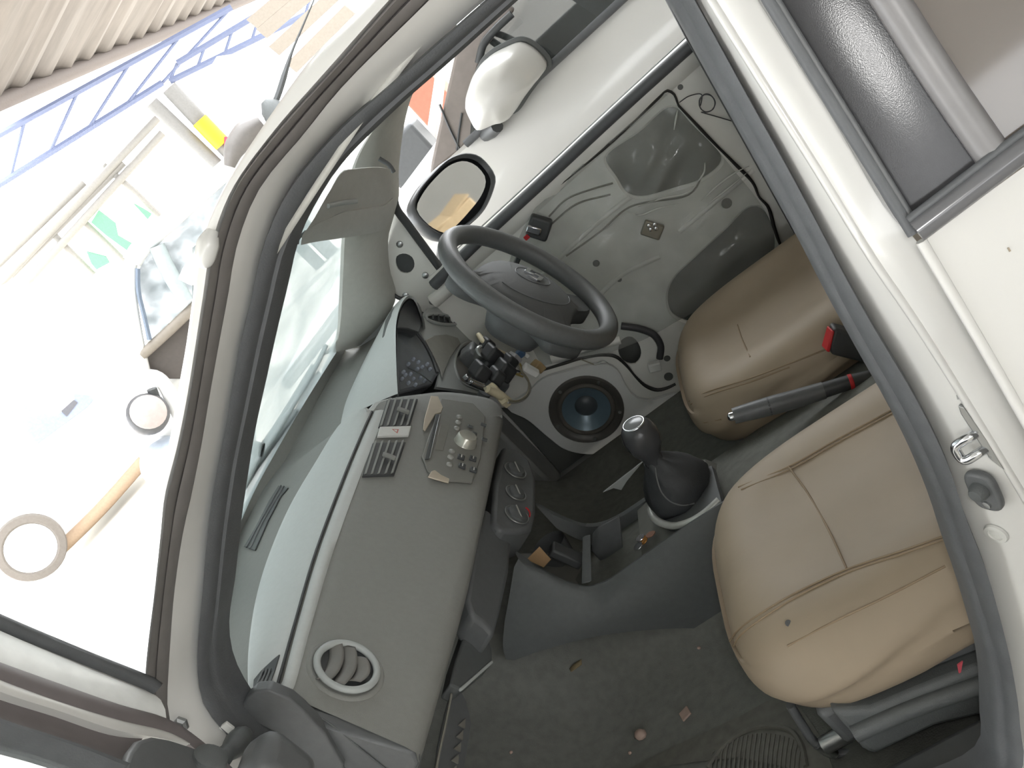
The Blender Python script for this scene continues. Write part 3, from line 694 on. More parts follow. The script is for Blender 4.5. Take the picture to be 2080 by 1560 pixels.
# inside of the hood
inner = [[q + Vector((-.004, .003, -.006)) for q in l_], [q.lerp(p, .35) + Vector((0, .006, -.012)) for p, q in zip(b_, l_)]]
gridmesh('hood_inside', inner, BLACKP, hd, False, 80)
plate('hood_end_wall', [UX(*p, -.275) for p in [(806, 665), (812, 630), (824, 608), (834, 604), (845, 618), (853, 640), (857, 658), (852, 676), (830, 668)]], (-.05, .02, 0), BLACKP, hd, .003)
clu = plate('instrument_cluster', [UX(*p, -.30) for p in [(806, 668), (830, 668), (856, 684), (872, 710), (890, 760), (878, 782), (862, 786), (810, 800), (807, 740)]], (-.03, 0, 0), mat('dark_cluster_backing', (96, 98, 102), .4), dash, .003)
tag(clu, 'instrument cluster with its bare bulbs under the hood')
lens = plate('cluster_lens', [UX(*p, -.292) for p in [(808, 674), (830, 674), (854, 690), (870, 716), (884, 758), (872, 776), (812, 792)]], (.0015, 0, 0), glassmat('clear_cluster_lens', (190, 195, 200), .12, .06, .08, 30), clu)
tube('cluster_edge', [UX(*p, -.286) for p in [(846, 676), (862, 698), (878, 728), (888, 757)]], .0035, DEEP, clu, 14, 8)
tube('cluster_rim', [UX(*p, -.285) for p in [(804, 665), (806, 730), (809, 798)]], .003, BLACKP, clu, 14, 8)
for i, p in enumerate([(828, 742), (838, 732), (848, 738), (856, 748), (846, 752), (866, 742), (872, 752), (818, 758), (822, 764), (832, 762), (838, 772), (852, 770), (860, 776), (842, 784), (828, 780), (815, 772)]):
    lathe('cluster_bulb', [(.0035, 0), (.004, .003), (.003, .007), (0, .0085)], UX(*p, -.297), (1, 0, .2), mat('frosted_bulb', (168, 176, 190), .25), clu, 10, 60)
tube('cluster_crack', [UX(*p, -.289) for p in [(830, 748), (848, 756), (862, 766), (878, 778)]], .0012, STEEL, clu, 10, 6)
# silver-grey driver-side panel with the corner vent and the column opening
DPX = -.305
def dpn(px, py, off=0): return UX(px, py, DPX + off)
pan_o = [(846, 668), (858, 640), (866, 628), (900, 626), (940, 628), (975, 640), (1000, 690), (1010, 740), (1010, 800), (990, 806), (960, 800), (930, 794), (900, 790), (884, 788), (892, 760), (880, 728), (864, 700)]
def to_uv(p): v = dpn(*p); return (v.y, v.z)
hole = [(923, 745), (926, 720), (934, 706), (946, 698), (965, 694), (990, 700), (1004, 730), (1004, 790), (985, 796), (955, 788), (934, 776)]
dpan = holed('driver_panel', [to_uv(p) for p in pan_o], [[to_uv(p) for p in hole]], lambda u, v: Vector((DPX, u, v)), .008, SILVERP, dash)
tag(dpan, 'silver-grey panel around the steering column opening')
hl = [dpn(*p, .002) for p in hole]
tube('opening_lip', hl, .0045, SILVERP, dpan, 50, 8, True)
gridmesh('column_opening', [[p for p in spline(hl, 40, True)], [p + Vector((-.12, 0, -.02)) for p in spline(hl, 40, True)]], BLACKP, dpan, True, 80)
plate('column_opening_back', [p + Vector((-.12, 0, -.02)) for p in hl], (-.01, 0, 0), BLACKP, dpan)
ped = [dpn(*p, .006) for p in [(862, 692), (880, 683), (905, 681), (928, 688), (934, 700), (924, 712), (912, 730), (903, 752), (896, 770), (892, 752), (878, 722)]]
plate('panel_pocket', ped, (.004, 0, 0), mat('warm_grey_pocket', (142, 141, 134), .6), dpan, .003)
v2 = dpn(898, 649, .006)
ell = [v2 + (dpn(930, 655) - dpn(866, 645)) / 2 * math.cos(a) + (dpn(899, 659) - dpn(898, 640)) / 2 * math.sin(a) for a in np.linspace(0, 2 * math.pi, 24, endpoint=False)]
cv = tube('corner_vent_ring', ell, .004, SILVERP, dash, 40, 8, True)
tag(cv, 'oval corner air vent beside the driver door')
plate('corner_vent_well', [p + Vector((-.002, 0, 0)) for p in ell], (-.015, 0, 0), DEEP, cv)
for k in (-.6, -.25, .1, .45, .75):
    a0 = v2 + (dpn(930, 655) - dpn(866, 645)) / 2 * k; dvv = (dpn(899, 659) - dpn(898, 640)) / 2 * math.sqrt(1 - k * k) * .95
    tube('corner_vent_fin', [a0 - dvv + Vector((.001, 0, 0)), a0 + dvv * .9 + Vector((.001, .006, 0))], .0025, DARKG, cv, 6, 6)

# loose wiring in the column opening
wir = thing('column_wiring', 'loose plugs and wires hanging by the steering column', 'wiring')
def wx(px, py, x): return UX(px, py, x)
box('black_connector', wx(985, 745, -.235), (.05, .07, .05), DEEP, wir, ((1, .2, 0), (-.2, 1, .3), (0, -.3, 1)), .008, 3)
box('black_connector', wx(1012, 738, -.215), (.045, .05, .05), DEEP, wir, ((1, .3, .2), (-.3, 1, 0), (0, 0, 1)), .008, 3)
box('black_connector', wx(1010, 775, -.22), (.045, .055, .04), BLACKP, wir, ((1, -.2, .3), (.2, 1, .3), (-.3, -.3, 1)), .006, 3)
box('black_connector', wx(958, 722, -.245), (.04, .05, .04), BLACKP, wir, None, .008, 3)
lathe('lock_barrel', [(.012, -.006), (.016, -.004), (.016, .018), (.013, .021), (.009, .0215), (.008, .018), (0, .018)], wx(975, 722, -.225), (.8, -.45, .3), mat('dim_chrome', (150, 152, 150)), wir, 24)
cy0, cy1 = wx(956, 778, -.205), wx(990, 792, -.20)
for off in (0, .012):
    tube('metal_sleeve', [cy0 + Vector((0, .0, off)), cy1 + Vector((0, 0, off))], .0055, CHROME, wir, 8, 12)
box('sleeve_cap', cy0 + Vector((0, .003, .006)), (.012, .006, .026), STEEL, wir, None, .002)
box('cream_plug', wx(1014, 803, -.195), (.016, .05, .018), CREAM, wir, (wx(1030, 815, -.195) - wx(998, 790, -.195), (0, .3, 1), (1, 0, 0)), .003)
tube('cream_wire_sleeve', [wx(990, 790, -.195), wx(1014, 802, -.193), wx(1034, 816, -.195)], [.008, .010, .008], CREAM, wir, 14, 10)
tube('white_loom', [wx(972, 680, -.21), wx(985, 697, -.20), wx(1005, 710, -.2), wx(1025, 720, -.2)], .006, CREAM, wir, 20, 8)
for (p, x, sz) in [((1000, 720), -.19, .034), ((1024, 752), -.18, .036), ((975, 755), -.2, .034), ((1035, 735), -.175, .028), ((1008, 764), -.185, .03), ((990, 700), -.2, .026)]:
    box('black_connector', wx(*p, x), (sz, sz * 1.2, sz), mat('black_plug_plastic', (52, 53, 54), .5), wir, ((1, .4, .2), (-.4, 1, .3), (0, -.3, 1)), .006, 3)
box('blue_plug', wx(1057, 718, -.17), (.018, .02, .016), mat('blue_plastic', (70, 98, 128), .5), wir, None, .002)
box('white_plug', wx(1068, 722, -.165), (.01, .016, .01), WHITEP, wir, ((1, .5, 0), (-.5, 1, .3), (0, 0, 1)), .002)
box('white_plug', wx(1078, 752, -.165), (.014, .02, .036), WHITEP, wir, ((1, .3, 0), (0, 1, .2), (-.3, 0, 1)), .003)
box('amber_plug', wx(1093, 744, -.165), (.02, .026, .022), mat('amber_plastic', (160, 136, 96), .5), wir, ((1, .5, 0), (-.5, 1, .3), (0, 0, 1)), .003)
box('grey_plug', wx(1044, 728, -.18), (.02, .03, .02), mat('mauve_grey_plastic', (150, 148, 150), .5), wir, ((1, .5, 0), (-.5, 1, .3), (0, 0, 1)), .003)
for i, pts in enumerate([[(1050, 730), (1058, 752), (1072, 770), (1074, 790), (1066, 806), (1048, 815), (1034, 813)], [(1046, 738), (1066, 764), (1077, 782), (1070, 806), (1054, 816), (1032, 818)],
                         [(1054, 735), (1060, 748), (1054, 760), (1044, 758), (1062, 765)], [(1030, 745), (1046, 752), (1058, 756), (1070, 768)], [(1000, 700), (1020, 718), (1040, 735)]]):
    tube('loose_wire', [wx(px, py, -.175 - .004 * i) for px, py in pts], .0022, [mat('olive_wire', (134, 128, 108), .5), mat('grey_wire', (150, 148, 140), .5), mat('yellow_wire', (170, 150, 90), .5), mat('dark_wire', (70, 70, 72), .5)][i % 4], wir, 30, 6)

# ================================================================== steering wheel
stw = thing('steering_wheel', 'dark grey three-spoke steering wheel with a silver emblem', 'steering wheel')
T = math.radians(20.2)
WN = Vector((math.cos(T), 0, math.sin(T))); WU = Vector((-math.sin(T), 0, math.cos(T))); WA = Vector((0, 1, 0)); WC = Vector((0, .342, .846))
def W(a, b, h=0.0): return WC + WA * a + WU * b + WN * h
RM = .176; tr_ = .0185
bm = bmesh.new(); rings = []
for i in range(64):
    a = 2 * math.pi * i / 64; d = WA * math.cos(a) + WU * math.sin(a)
    rings.append([bm.verts.new(WC + d * (RM + tr_ * math.cos(q)) + WN * (tr_ * 1.05 * math.sin(q))) for q in np.linspace(0, 2 * math.pi, 16, endpoint=False)])
for i in range(64):
    for s in range(16): bm.faces.new((rings[i][s], rings[i][(s + 1) % 16], rings[(i + 1) % 64][(s + 1) % 16], rings[(i + 1) % 64][s]))
frombm('rim', bm, SWP, stw)
# centre pad: domed boss with three arms; the wheel stands turned
PH = math.radians(-55)
def WL(a, b, h=0.0): return W(a * math.cos(PH) - b * math.sin(PH), a * math.sin(PH) + b * math.cos(PH), h)
pad_out = [(-.168, .025), (-.135, .03), (-.09, .05), (-.04, .074), (0, .08), (.04, .074), (.09, .05), (.11, .03), (.168, .025), (.172, -.01), (.15, -.03), (.115, -.04), (.085, -.065), (.055, -.095), (.042, -.13), (.04, -.168), (-.04, -.168), (-.042, -.13), (-.055, -.095), (-.085, -.065), (-.115, -.04), (-.15, -.03), (-.172, -.01)]
def hub_h(a, b):
    q = 1 - (a / .115) ** 2 - ((b + .005) / .105) ** 2
    return -.014 + .034 * max(0, q) ** .7
cen = (0, -.01); rws = []
po = [(v.x, v.y) for v in spline([(x, y, 0) for x, y in pad_out], 90, True)]
for t in (1, .97, .9, .8, .68, .55, .42, .3, .2, .1):
    rws.append([WL(cen[0] + (a - cen[0]) * t, cen[1] + (b - cen[1]) * t, hub_h(cen[0] + (a - cen[0]) * t, cen[1] + (b - cen[1]) * t) - (.010 if t == 1 else 0.0)) for a, b in po])
back = [WL(a, b, -.045) for a, b in po]
hubm = mat('dark_grey_airbag_cover', (90, 92, 92), .6, 0, .03, 120, .3, 1000)
hub = gridmesh('centre_pad', [back] + rws, hubm, stw, True, 60)
bm = bmesh.new(); bm.from_mesh(hub.data)
bmesh.ops.holes_fill(bm, edges=[e for e in bm.edges if e.is_boundary], sides=0); bm.to_mesh(hub.data); bm.free()
tube('emblem_groove', [WL(.040 * math.cos(a), .004 + .030 * math.sin(a), hub_h(.040 * math.cos(a), .004 + .030 * math.sin(a)) + .0004) for a in np.linspace(0, 2 * math.pi, 28, endpoint=False)], .0011, BLACKP, hub, 40, 6, True)
tube('pad_groove', [WL(.088 * math.cos(a), -.005 + .070 * math.sin(a), hub_h(.088 * math.cos(a), -.005 + .070 * math.sin(a)) + .0003) for a in np.linspace(-2.9, -.25, 24)], .0010, BLACKP, hub, 40, 6)
EM = .022
up_s = [(1.0, .38), (.30, 1.0), (-.15, 1.0), (-.95, .30), (-.30, -.25), (-.02, -.02), (-.38, .30), (.12, .72), (.45, .45)]
for s_ in (up_s, [(-a, -b) for a, b in up_s]):
    plate('emblem', [WL(a * EM, .004 + b * EM, hub_h(0, .004) - .003 - .0009 * (a * a + b * b)) for a, b in s_], WN * .0075, CHROME, hub, .0004)
# column shroud running down to the dash
shr = []
for t, w, h, dz in ((-.03, .066, .052, -.008), (-.05, .078, .064, -.012), (-.08, .078, .064, -.012), (-.105, .066, .055, -.012), (-.112, .02, .02, -.012)):
    shr.append([WC + WN * t + WA * (w * math.copysign(abs(math.cos(a)) ** .7, math.cos(a))) + WU * (dz + h * math.copysign(abs(math.sin(a)) ** .7, math.sin(a))) for a in np.linspace(0, 2 * math.pi, 28, endpoint=False)])
sh = gridmesh('column_shroud', shr, BLACKP, stw, True, 60)
tube('column_stalk', [W(.06, .01, -.10), W(.13, .03, -.10), W(.19, .045, -.095)], [.006, .006, .010], BLACKP, stw, 16, 10)
tube('column_tube', [WC - WN * .25 - WU * .03, WC - WN * .42 - WU * .04], .013, BLACKP, stw, 8, 14)

# ================================================================== centre console
con = thing('centre_console', 'dark grey floor console with open trays between the seats', 'console')
NY, FY = -.135, .085
ridge = [(1048, 1128), (1070, 1150), (1105, 1166), (1150, 1188), (1190, 1198), (1228, 1188), (1265, 1165), (1310, 1133), (1370, 1090), (1428, 1052), (1480, 1020), (1560, 990)]
foot = [(1025, 1262), (1022, 1320), (1032, 1342), (1080, 1328), (1140, 1310), (1210, 1293), (1300, 1281), (1400, 1276), (1480, 1282), (1560, 1290), (1640, 1290), (1700, 1280)]
rg_, ft_ = spline([UY(*p, NY) for p in ridge], 40), spline([UY(*p, NY - .03) for p in foot], 40)
inn = [p + Vector((0, .018, .0)) for p in rg_]
rows = [[p + Vector((0, .02, -.03)) for p in rg_], [p + Vector((0, .012, -.001)) for p in rg_], [p + Vector((0, .004, .002)) for p in rg_], [p + Vector((0, -.003, -.006)) for p in rg_]]
for t in (.15, .35, .55, .75, .92): rows.append([p.lerp(q, t) + Vector((0, -.01 * math.sin(math.pi * t), 0)) for p, q in zip(rg_, ft_)])
rows += [ft_, [p + Vector((0, .012, -.004)) for p in ft_]]
gridmesh('near_side_wall', rows, DARKG, con, False, 60)
fridge = [(1088, 1024), (1110, 1036), (1150, 1054), (1190, 1066), (1225, 1062), (1262, 1045), (1300, 1020), (1330, 1000), (1360, 975), (1400, 945)]
fr_ = spline([UY(*p, FY) for p in fridge], 40)
gridmesh('far_side_wall', [[p + Vector((0, -.012, -.06)) for p in fr_], [p + Vector((0, -.004, -.002)) for p in fr_], [p + Vector((0, .004, .001)) for p in fr_], [p + Vector((0, .012, -.01)) for p in fr_], [p + Vector((0, .02, -.12)) for p in fr_]], DARKG, con, False, 60)
# tray floor: between the walls, stepping up to the lever plinth
tray = []
for x, z in ((-.30, .52), (-.22, .455), (-.17, .43), (-.10, .425), (-.075, .43), (-.07, .455), (-.03, .46), (.02, .463), (.09, .462), (.12, .40), (.30, .39), (.55, .39)):
    tray.append([Vector((x, y, z)) for y in np.linspace(NY + .012, FY - .004, 6)])
gridmesh('tray_floor', tray, mat('worn_grey_tray', (112, 112, 107), .6), con, False, 50)
plate('tray_divider', [UY(1188, 1088, -.02), UY(1200, 1085, -.02), UY(1202, 1180, -.12), UY(1186, 1183, -.12)], (-.006, 0, 0), DARKG, con, .002)
cb = plate('tray_pocket', [UY(*p, -.0) for p in [(1212, 1070), (1262, 1042), (1268, 1118), (1252, 1150), (1228, 1128), (1210, 1108)]], (-.02, .01, -.01), BLACKP, con, .004)
cup = UY(1122, 1115, -.03)
lathe('cup_holder', [(.034, .01), (.034, .0), (.030, -.03), (0, -.032)], UZ(1120, 1112, .50), (0.15, 0, 1), BLACKP, con, 26)
box('cupholder_bracket', UY(1150, 1128, -.05), (.018, .03, .06), DEEP, con, ((1, 0, .4), (0, 1, 0), (-.4, 0, 1)), .004)
# lever plinth ring (pale edge of the gear surround)
ringp = [UZ(*p, .485) for p in [(1334, 1000), (1324, 1020), (1322, 1037), (1330, 1053), (1345, 1063), (1370, 1068), (1400, 1060), (1430, 1042), (1460, 1015)]]
rgo = tube('gear_surround_ring', ringp, .007, mat('satin_silver_trim', (196, 197, 192), .3, .2), con, 60, 10, False, .7)
plate('gear_surround_floor', [p + Vector((0, 0, -.008)) for p in ringp + [UZ(1440, 940, .485), UZ(1380, 950, .485)]], (0, 0, -.012), BLACKP, con)
# coins and a scrap lying in the console trays
t_tr = bvh(con.children[2])
for i, (p, mm, lb) in enumerate([((1308, 1098), mat('brass_coin', (214, 150, 84), .25, .8), 'brassy coin glinting in the tray behind the gear lever'), ((1297, 1110), CHROME, 'silver coin lying lower in the tray, beside the console rim'), ((1301, 1093), CHROME, 'small silver coin topmost in the tray near the lever ring'), ((1322, 1086), mat('copper_coin', (150, 110, 90), .4, .5), 'dull copper coin nearest the pale gear surround ring')]):
    c = UZ(*p, .466 + .001 * i)
    tag(lathe('coin', [(.009, 0), (.0095, .0008), (.009, .0018), (0, .0018)], c, (.1 * (i - 1), .08 * i - .1, 1), mm, None, 20), lb, 'coin', 'coins in the console tray')
sc = [UY(*p, -.07) for p in [(1070, 1136), (1096, 1110), (1119, 1136), (1104, 1152)]]
tag(plate('cardboard_scrap', sc, (-.001, .001, -.0015), mat('tan_cardboard', (172, 140, 102), .8), None), 'tan cardboard scrap tucked into the front console tray', 'cardboard')
plate('pale_trim_sliver', [UY(*p, .17) for p in [(1224, 1001), (1308, 936), (1273, 978), (1262, 996), (1246, 992)]], (.002, .004, 0), SILVERP, con, .0008)

# ================================================================== gear lever
gear = thing('gear_lever', 'black round gear knob with silver cap above a leather boot', 'gear lever')
KC = UY(1302, 888, -.01); KB = UY(1334, 945, -.005); gax = (KC - KB).normalized()
base_c = UZ(1388, 1003, .472)
lathe('gear_knob', [(0, .033), (.011, .0325), (.021, .029), (.028, .019), (.0315, .005), (.031, -.010), (.0265, -.024), (.020, -.036), (.017, -.046), (.0185, -.052), (.015, -.056), (0, -.056)], KC, gax, mat('glossy_black_knob', (70, 71, 73), .25, 0, .03, 60), gear, 36, 60)
lathe('knob_cap', [(.0185, .0285), (.0185, .0312), (.014, .0338), (0, .0344)], KC, gax, mat('dark_cap', (120, 122, 122), .25), gear, 28, 50)
lathe('knob_cap_ring', [(.0185 + .0016 * math.cos(a), .0300 + .0016 * math.sin(a)) for a in np.linspace(0, 2 * math.pi, 9)], KC, gax, CHROME, gear, 32, 60)
bt = []
for t, r in ((0, .058), (.12, .063), (.3, .060), (.5, .051), (.7, .039), (.88, .026), (1.0, .018)):
    c = base_c.lerp(KC - gax * .05, t)
    bt.append([c + Vector((r * math.cos(a) * (1 + .05 * math.sin(5 * a)), r * math.sin(a) * (1 + .06 * math.cos(4 * a + 9 * t)), .004 * math.sin(6 * a + 7 * t))) for a in np.linspace(0, 2 * math.pi, 36, endpoint=False)])
boot = gridmesh('leather_boot', bt, mat('black_leather_boot', (52, 54, 56), .6, 0, .1, 60, .3, 200), gear, True, 70)
tbt = bvh(boot)
st = [hit(tbt, *p, .001) for p in [(1331, 950), (1336, 975), (1345, 1000), (1362, 1018), (1385, 1026), (1410, 1022)]]
st = [p for p in st if p is not None]
if len(st) > 2: tube('boot_seam', st, .0013, mat('grey_thread', (110, 112, 112), .7), boot, 24, 6)

# ================================================================== handbrake and buckle
hbk = thing('handbrake_lever', 'black handbrake lever with chrome button between the seats', 'handbrake')
h0, h1, h2, h3 = UY(1490, 845, .02), UY(1610, 812, .02), UY(1738, 773, .02), UY(1840, 750, .02)
tube('grip', [h0, h0.lerp(h1, .1), h0.lerp(h1, .6), h1, h1.lerp(h2, .5)], [.0135, .0155, .0165, .0155, .0145], BLACKP, hbk, 30, 16)
tube('arm', [h1.lerp(h2, .4), h2, h3], [.0135, .012, .012], DEEP, hbk, 16, 14)
ax = (h0 - h1).normalized()
lathe('release_button', [(.0075, -.01), (.0075, .006), (.005, .0095), (0, .0105)], h0, ax, CHROME, hbk, 20, 50)
lathe('grip_collar', [(.0158, -.001), (.0162, .001), (.0158, .003)], h0.lerp(h1, .62), ax, DEEP, hbk, 22)
lathe('red_band', [(.0125, 0), (.0138, .001), (.0138, .006), (.0125, .007)], UY(1733, 775, .02), ax, RED, hbk, 22)
bkl = thing('seat_belt_buckle', 'black seat belt buckle with red release button beside driver seat', 'buckle')
q = [UY(*p, .075) for p in [(1686, 702), (1696, 668), (1780, 690), (1772, 742), (1690, 722)]]
plate('buckle_body', q, (0, .026, .004), DEEP, bkl, .005, 3)
plate('release_bar', [UY(*p, .073) for p in [(1679, 714), (1691, 672), (1696, 674), (1686, 717)]], (-.003, .024, .002), RED, bkl, .002)
tube('buckle_stem', [UY(1775, 716, .088), UY(1840, 745, .088), UY(1880, 790, .09)], [.012, .010, .010], DEEP, bkl, 10, 10, False, .5)

# ================================================================== seats
def seat(yc, hw, x0, x1, ztop, zbot, label, back_label=None):
    s = thing('car_chair', label, 'seat', 'front seats')
    cx = (x0 + x1) / 2; hx = (x1 - x0) / 2
    rings = []
    prof = [(.035, zbot - .01), (.012, zbot), (.0, zbot + .03), (-.004, ztop - .075), (.002, ztop - .04), (.018, ztop - .012), (.045, ztop + .004), (.08, ztop + .006), (.12, ztop - .002), (.165, ztop - .006), (.20, ztop - .006)]
    fine = spline([(d, z, 0) for d, z in prof], 34)
    for d, z in [(v.x, v.y) for v in fine]:
        r = []
        for a in np.linspace(0, 2 * math.pi, 72, endpoint=False):
            ca, sa = math.cos(a), math.sin(a)
            p = .62 if ca < 0 else .3
            ux = math.copysign(abs(ca) ** p, ca); uy = math.copysign(abs(sa) ** .52, sa)
            x = cx + (hx - d) * ux; y = yc + (hw - d) * uy
            zz = z + (.012 * (x - x0) / (x1 - x0) * -1 if z > zbot + .05 else 0) - (.018 * max(0, (.09 - (x - x0)) / .09) ** 2 if z > ztop - .03 else 0)
            if z < ztop - .02 and z > zbot - .005:      # creases pulled towards the rear of the cover
                k = max(0.0, min(1.0, (x - x0 - .03) / .35))
                w = math.sin(math.pi * (z - zbot + .005) / (ztop - zbot - .015))
                f = (.0095 * math.sin(95 * (z - .22 * (x - x0)) + .6) + .005 * math.sin(170 * (z - .30 * (x - x0)))) * (.25 + .75 * k) * w
                y += f * (1 if sa > 0 else -1) * abs(uy)
            r.append(Vector((x, y, zz)))
        rings.append(r)
    cu = gridmesh('cushion', rings, SEAT, s, True, 80)
    bm = bmesh.new(); bm.from_mesh(cu.data)
    bmesh.ops.holes_fill(bm, edges=[e for e in bm.edges if e.is_boundary], sides=0)
    bm.to_mesh(cu.data); bm.free()
    for p in cu.data.polygons: p.use_smooth = True
    # backrest, upright behind the pillar
    rings = []
    up = Vector((math.sin(.38), 0, math.cos(.38))); bx_ = Vector((x1 + .03, yc, ztop - .06)); fw = Vector((-up.z, 0, up.x))
    for t, w, th in ((0, .9, .05), (.04, 1.0, .075), (.2, 1.03, .085), (.5, 1.04, .08), (.8, .92, .07), (.95, .78, .055), (1.0, .6, .02)):
        c = bx_ + up * (.58 * t)
        rings.append([c + Vector((0, hw * w * math.copysign(abs(math.cos(a)) ** .5, math.cos(a)), 0)) + fw * (th * math.copysign(abs(math.sin(a)) ** .7, math.sin(a))) for a in np.linspace(0, 2 * math.pi, 40, endpoint=False)])
    bk = gridmesh('backrest', rings, SEAT, s, True, 80)
    bm = bmesh.new(); bm.from_mesh(bk.data)
    bmesh.ops.holes_fill(bm, edges=[e for e in bm.edges if e.is_boundary], sides=0)
    bm.to_mesh(bk.data); bm.free()
    hr = box('head_restraint', bx_ + up * .68, (.09, .25, .15), SEAT, s, (fw, (0, 1, 0), up), .04, 4)
    box('seat_base', (cx + .01, yc, zbot - .035), (hx * 2 - .09, hw * 2 - .07, .07), BLACKP, s, None, .012)
    for sy in (-1, 1):
        tube('seat_rail', [Vector((x0 + .02, yc + sy * .15, zbot - .085)), Vector((x1 + .05, yc + sy * .15, zbot - .085))], .012, STEEL, s, 6, 8)
    return s, cu
ps_, pcu = seat(-.362, .222, .088, .60, .556, .438, 'tan covered passenger seat with black side cover, nearest the doorway')
ds_, dcu = seat(.33, .235, .085, .60, .532, .42, 'tan covered driver seat beyond the handbrake lever')
tp, td = bvh(pcu), bvh(dcu)
def seams(t, paths, par, r=.0014):
    for path in paths:
        pts = [hit(t, *p, .0004) for p in path]
        pts = [p for p in pts if p is not None]
        if len(pts) > 1: tube('cover_seam', pts, r, SEATS, par, 40, 6)
seams(tp, [[(1434, 1024), (1500, 990), (1602, 948), (1700, 893), (1811, 833)], [(1440, 1028), (1506, 995), (1606, 953), (1704, 898), (1815, 838)],
           [(1602, 948), (1640, 1000), (1680, 1070), (1720, 1155)],
           [(1482, 1302), (1500, 1280), (1540, 1250), (1610, 1208), (1720, 1157), (1830, 1120), (1930, 1085)], [(1490, 1312), (1508, 1287), (1548, 1257), (1616, 1214), (1724, 1162), (1834, 1125), (1934, 1090)],
           [(1480, 1305), (1486, 1325), (1500, 1345), (1520, 1362)], [(1600, 1312), (1700, 1260), (1800, 1212), (1920, 1150)]], ps_)
seams(td, [[(1390, 832), (1400, 815), (1440, 795), (1520, 770), (1600, 740), (1690, 705)], [(1394, 838), (1404, 821), (1444, 801), (1524, 776), (1604, 746)], [(1498, 660), (1508, 690), (1524, 725)], [(1400, 862), (1430, 858), (1465, 852)]], ds_)
hl_ = hit(tp, 1602, 1266, .0006)
if hl_ is not None: lathe('burn_hole', [(.004, .0003), (.002, .0006), (0, .0006)], hl_, CAM - hl_, DEEP, ps_, 10)
# black plastic side cover and recline lever of the passenger seat
sc_ = plate('side_cover', [UY(*p, -.575) for p in [(1688, 1446), (1770, 1442), (1870, 1400), (1995, 1352), (2060, 1330), (2060, 1440), (1900, 1478), (1776, 1537), (1752, 1524), (1728, 1492)]], (0, .03, 0), DARKG, ps_, .008, 3)
tube('side_cover_rib', [UY(*p, -.578) for p in [(1735, 1490), (1850, 1440), (2020, 1380)]], .011, DARKG, ps_, 14, 10)
tube('slide_lever', [UY(*p, -.50) for p in [(1605, 1432), (1628, 1470), (1650, 1502), (1685, 1530), (1730, 1528), (1850, 1480)]], .006, BLACKP, ps_, 30, 10)
tube('lever_tip', [UY(*p, -.505) for p in [(1660, 1513), (1680, 1526), (1698, 1533)]], .0064, CHROME, ps_, 12, 10)
plate('red_tag', [UY(*p, -.585) for p in [(1945, 1352), (1956, 1344), (1952, 1366), (1948, 1368)]], (0, .002, 0), mat('pink_red_fabric', (196, 80, 92), .7), ps_)

# ================================================================== driver door, trim removed
dd = thing('driver_door', 'far driver door without its trim panel, silver-white metal and clear film', 'door')
YD = .70
def du(px, py, off=0.0): return UY(px, py, YD + off)
def uvd(p): v = du(*p); return (v.x, v.z)
belt = [(870, 565), (930, 512), (985, 462), (1100, 356), (1250, 216), (1400, 78)]
outer = [uvd(p) for p in [(884, 640), (866, 636), (806, 606), (788, 575), (781, 505), (790, 462), (803, 424), (850, 480), (905, 560)]]
outer += [uvd(p) for p in [(985, 462), (1100, 356), (1250, 216), (1400, 78)]] + [(.64, .95), (.66, .60), (.62, .29), (.30, .285), (.06, .30)]
outer += [uvd(p) for p in [(1372, 802), (1330, 855), (1295, 885), (1255, 907), (1200, 919), (1150, 910), (1115, 885), (1075, 850), (1030, 826)]] + [(-.43, .60), (-.44, .75)]
def smoothloop(pts, n):
    return [(v.x, v.y) for v in spline([(a, b, 0) for a, b in [uvd(p) for p in pts]], n, True)]
h1_ = smoothloop([(1226, 320), (1300, 262), (1352, 216), (1375, 214), (1410, 250), (1450, 290), (1470, 315), (1468, 335), (1425, 370), (1380, 385), (1300, 405), (1270, 395), (1250, 365)], 46)
h2_ = smoothloop([(1362, 640), (1352, 600), (1365, 565), (1410, 520), (1470, 465), (1520, 418), (1548, 418), (1570, 450), (1580, 500), (1560, 560), (1500, 620), (1420, 660)], 46)
spk_c = (-.206, .428)
h3_ = circ2(spk_c, .086, 36)
h4_ = smoothloop([(1262, 690), (1280, 682), (1296, 695), (1302, 720), (1290, 738), (1270, 735), (1256, 715)], 20)
h5_ = smoothloop([(806, 520), (822, 514), (838, 522), (842, 540), (832, 553), (815, 552), (806, 540)], 18)
ip = holed('inner_panel', outer, [h1_, h2_, h3_, h4_, h5_], lambda u, v: Vector((u, YD, v)), .006, DOORP, dd)
# folded lips round the openings give the pressing its depth
for nm, hh in (('opening_lip', h1_), ('opening_lip', h2_)):
    tube(nm, [Vector((a, YD + .006, b)) for a, b in hh], .006, DOORP, ip, 60, 6, True)
sk = [Vector((-.64, .775, .10)), Vector((.66, .775, .10)), Vector((.66, .775, .94)), Vector((-.64, .775, .90))]
plate('outer_skin', sk, (0, .01, 0), HOLE, dd)
# raised shelf under the glass and the waist seal
bs_ = [du(*p, -.012) for p in belt]; 
lowb = [du(*p, -.004) for p in [(900, 600), (960, 548), (1020, 497), (1130, 396), (1270, 270), (1425, 130)]]
g1, g2 = spline(bs_, 30), spline(lowb, 30)
gridmesh('waist_flange', [[p + Vector((0, .03, 0)) for p in g1], g1, [p.lerp(q, .35) + Vector((0, -.012, 0)) for p, q in zip(g1, g2)], [p.lerp(q, .75) + Vector((0, -.010, 0)) for p, q in zip(g1, g2)], g2], DOORP, dd, False, 60)
wsl = [du(*p, -.02) for p in [(880, 580), (930, 530), (992, 470), (1105, 366), (1255, 226), (1405, 90)]]
tube('waist_seal', wsl, .0135, RUBBER, dd, 30, 10)
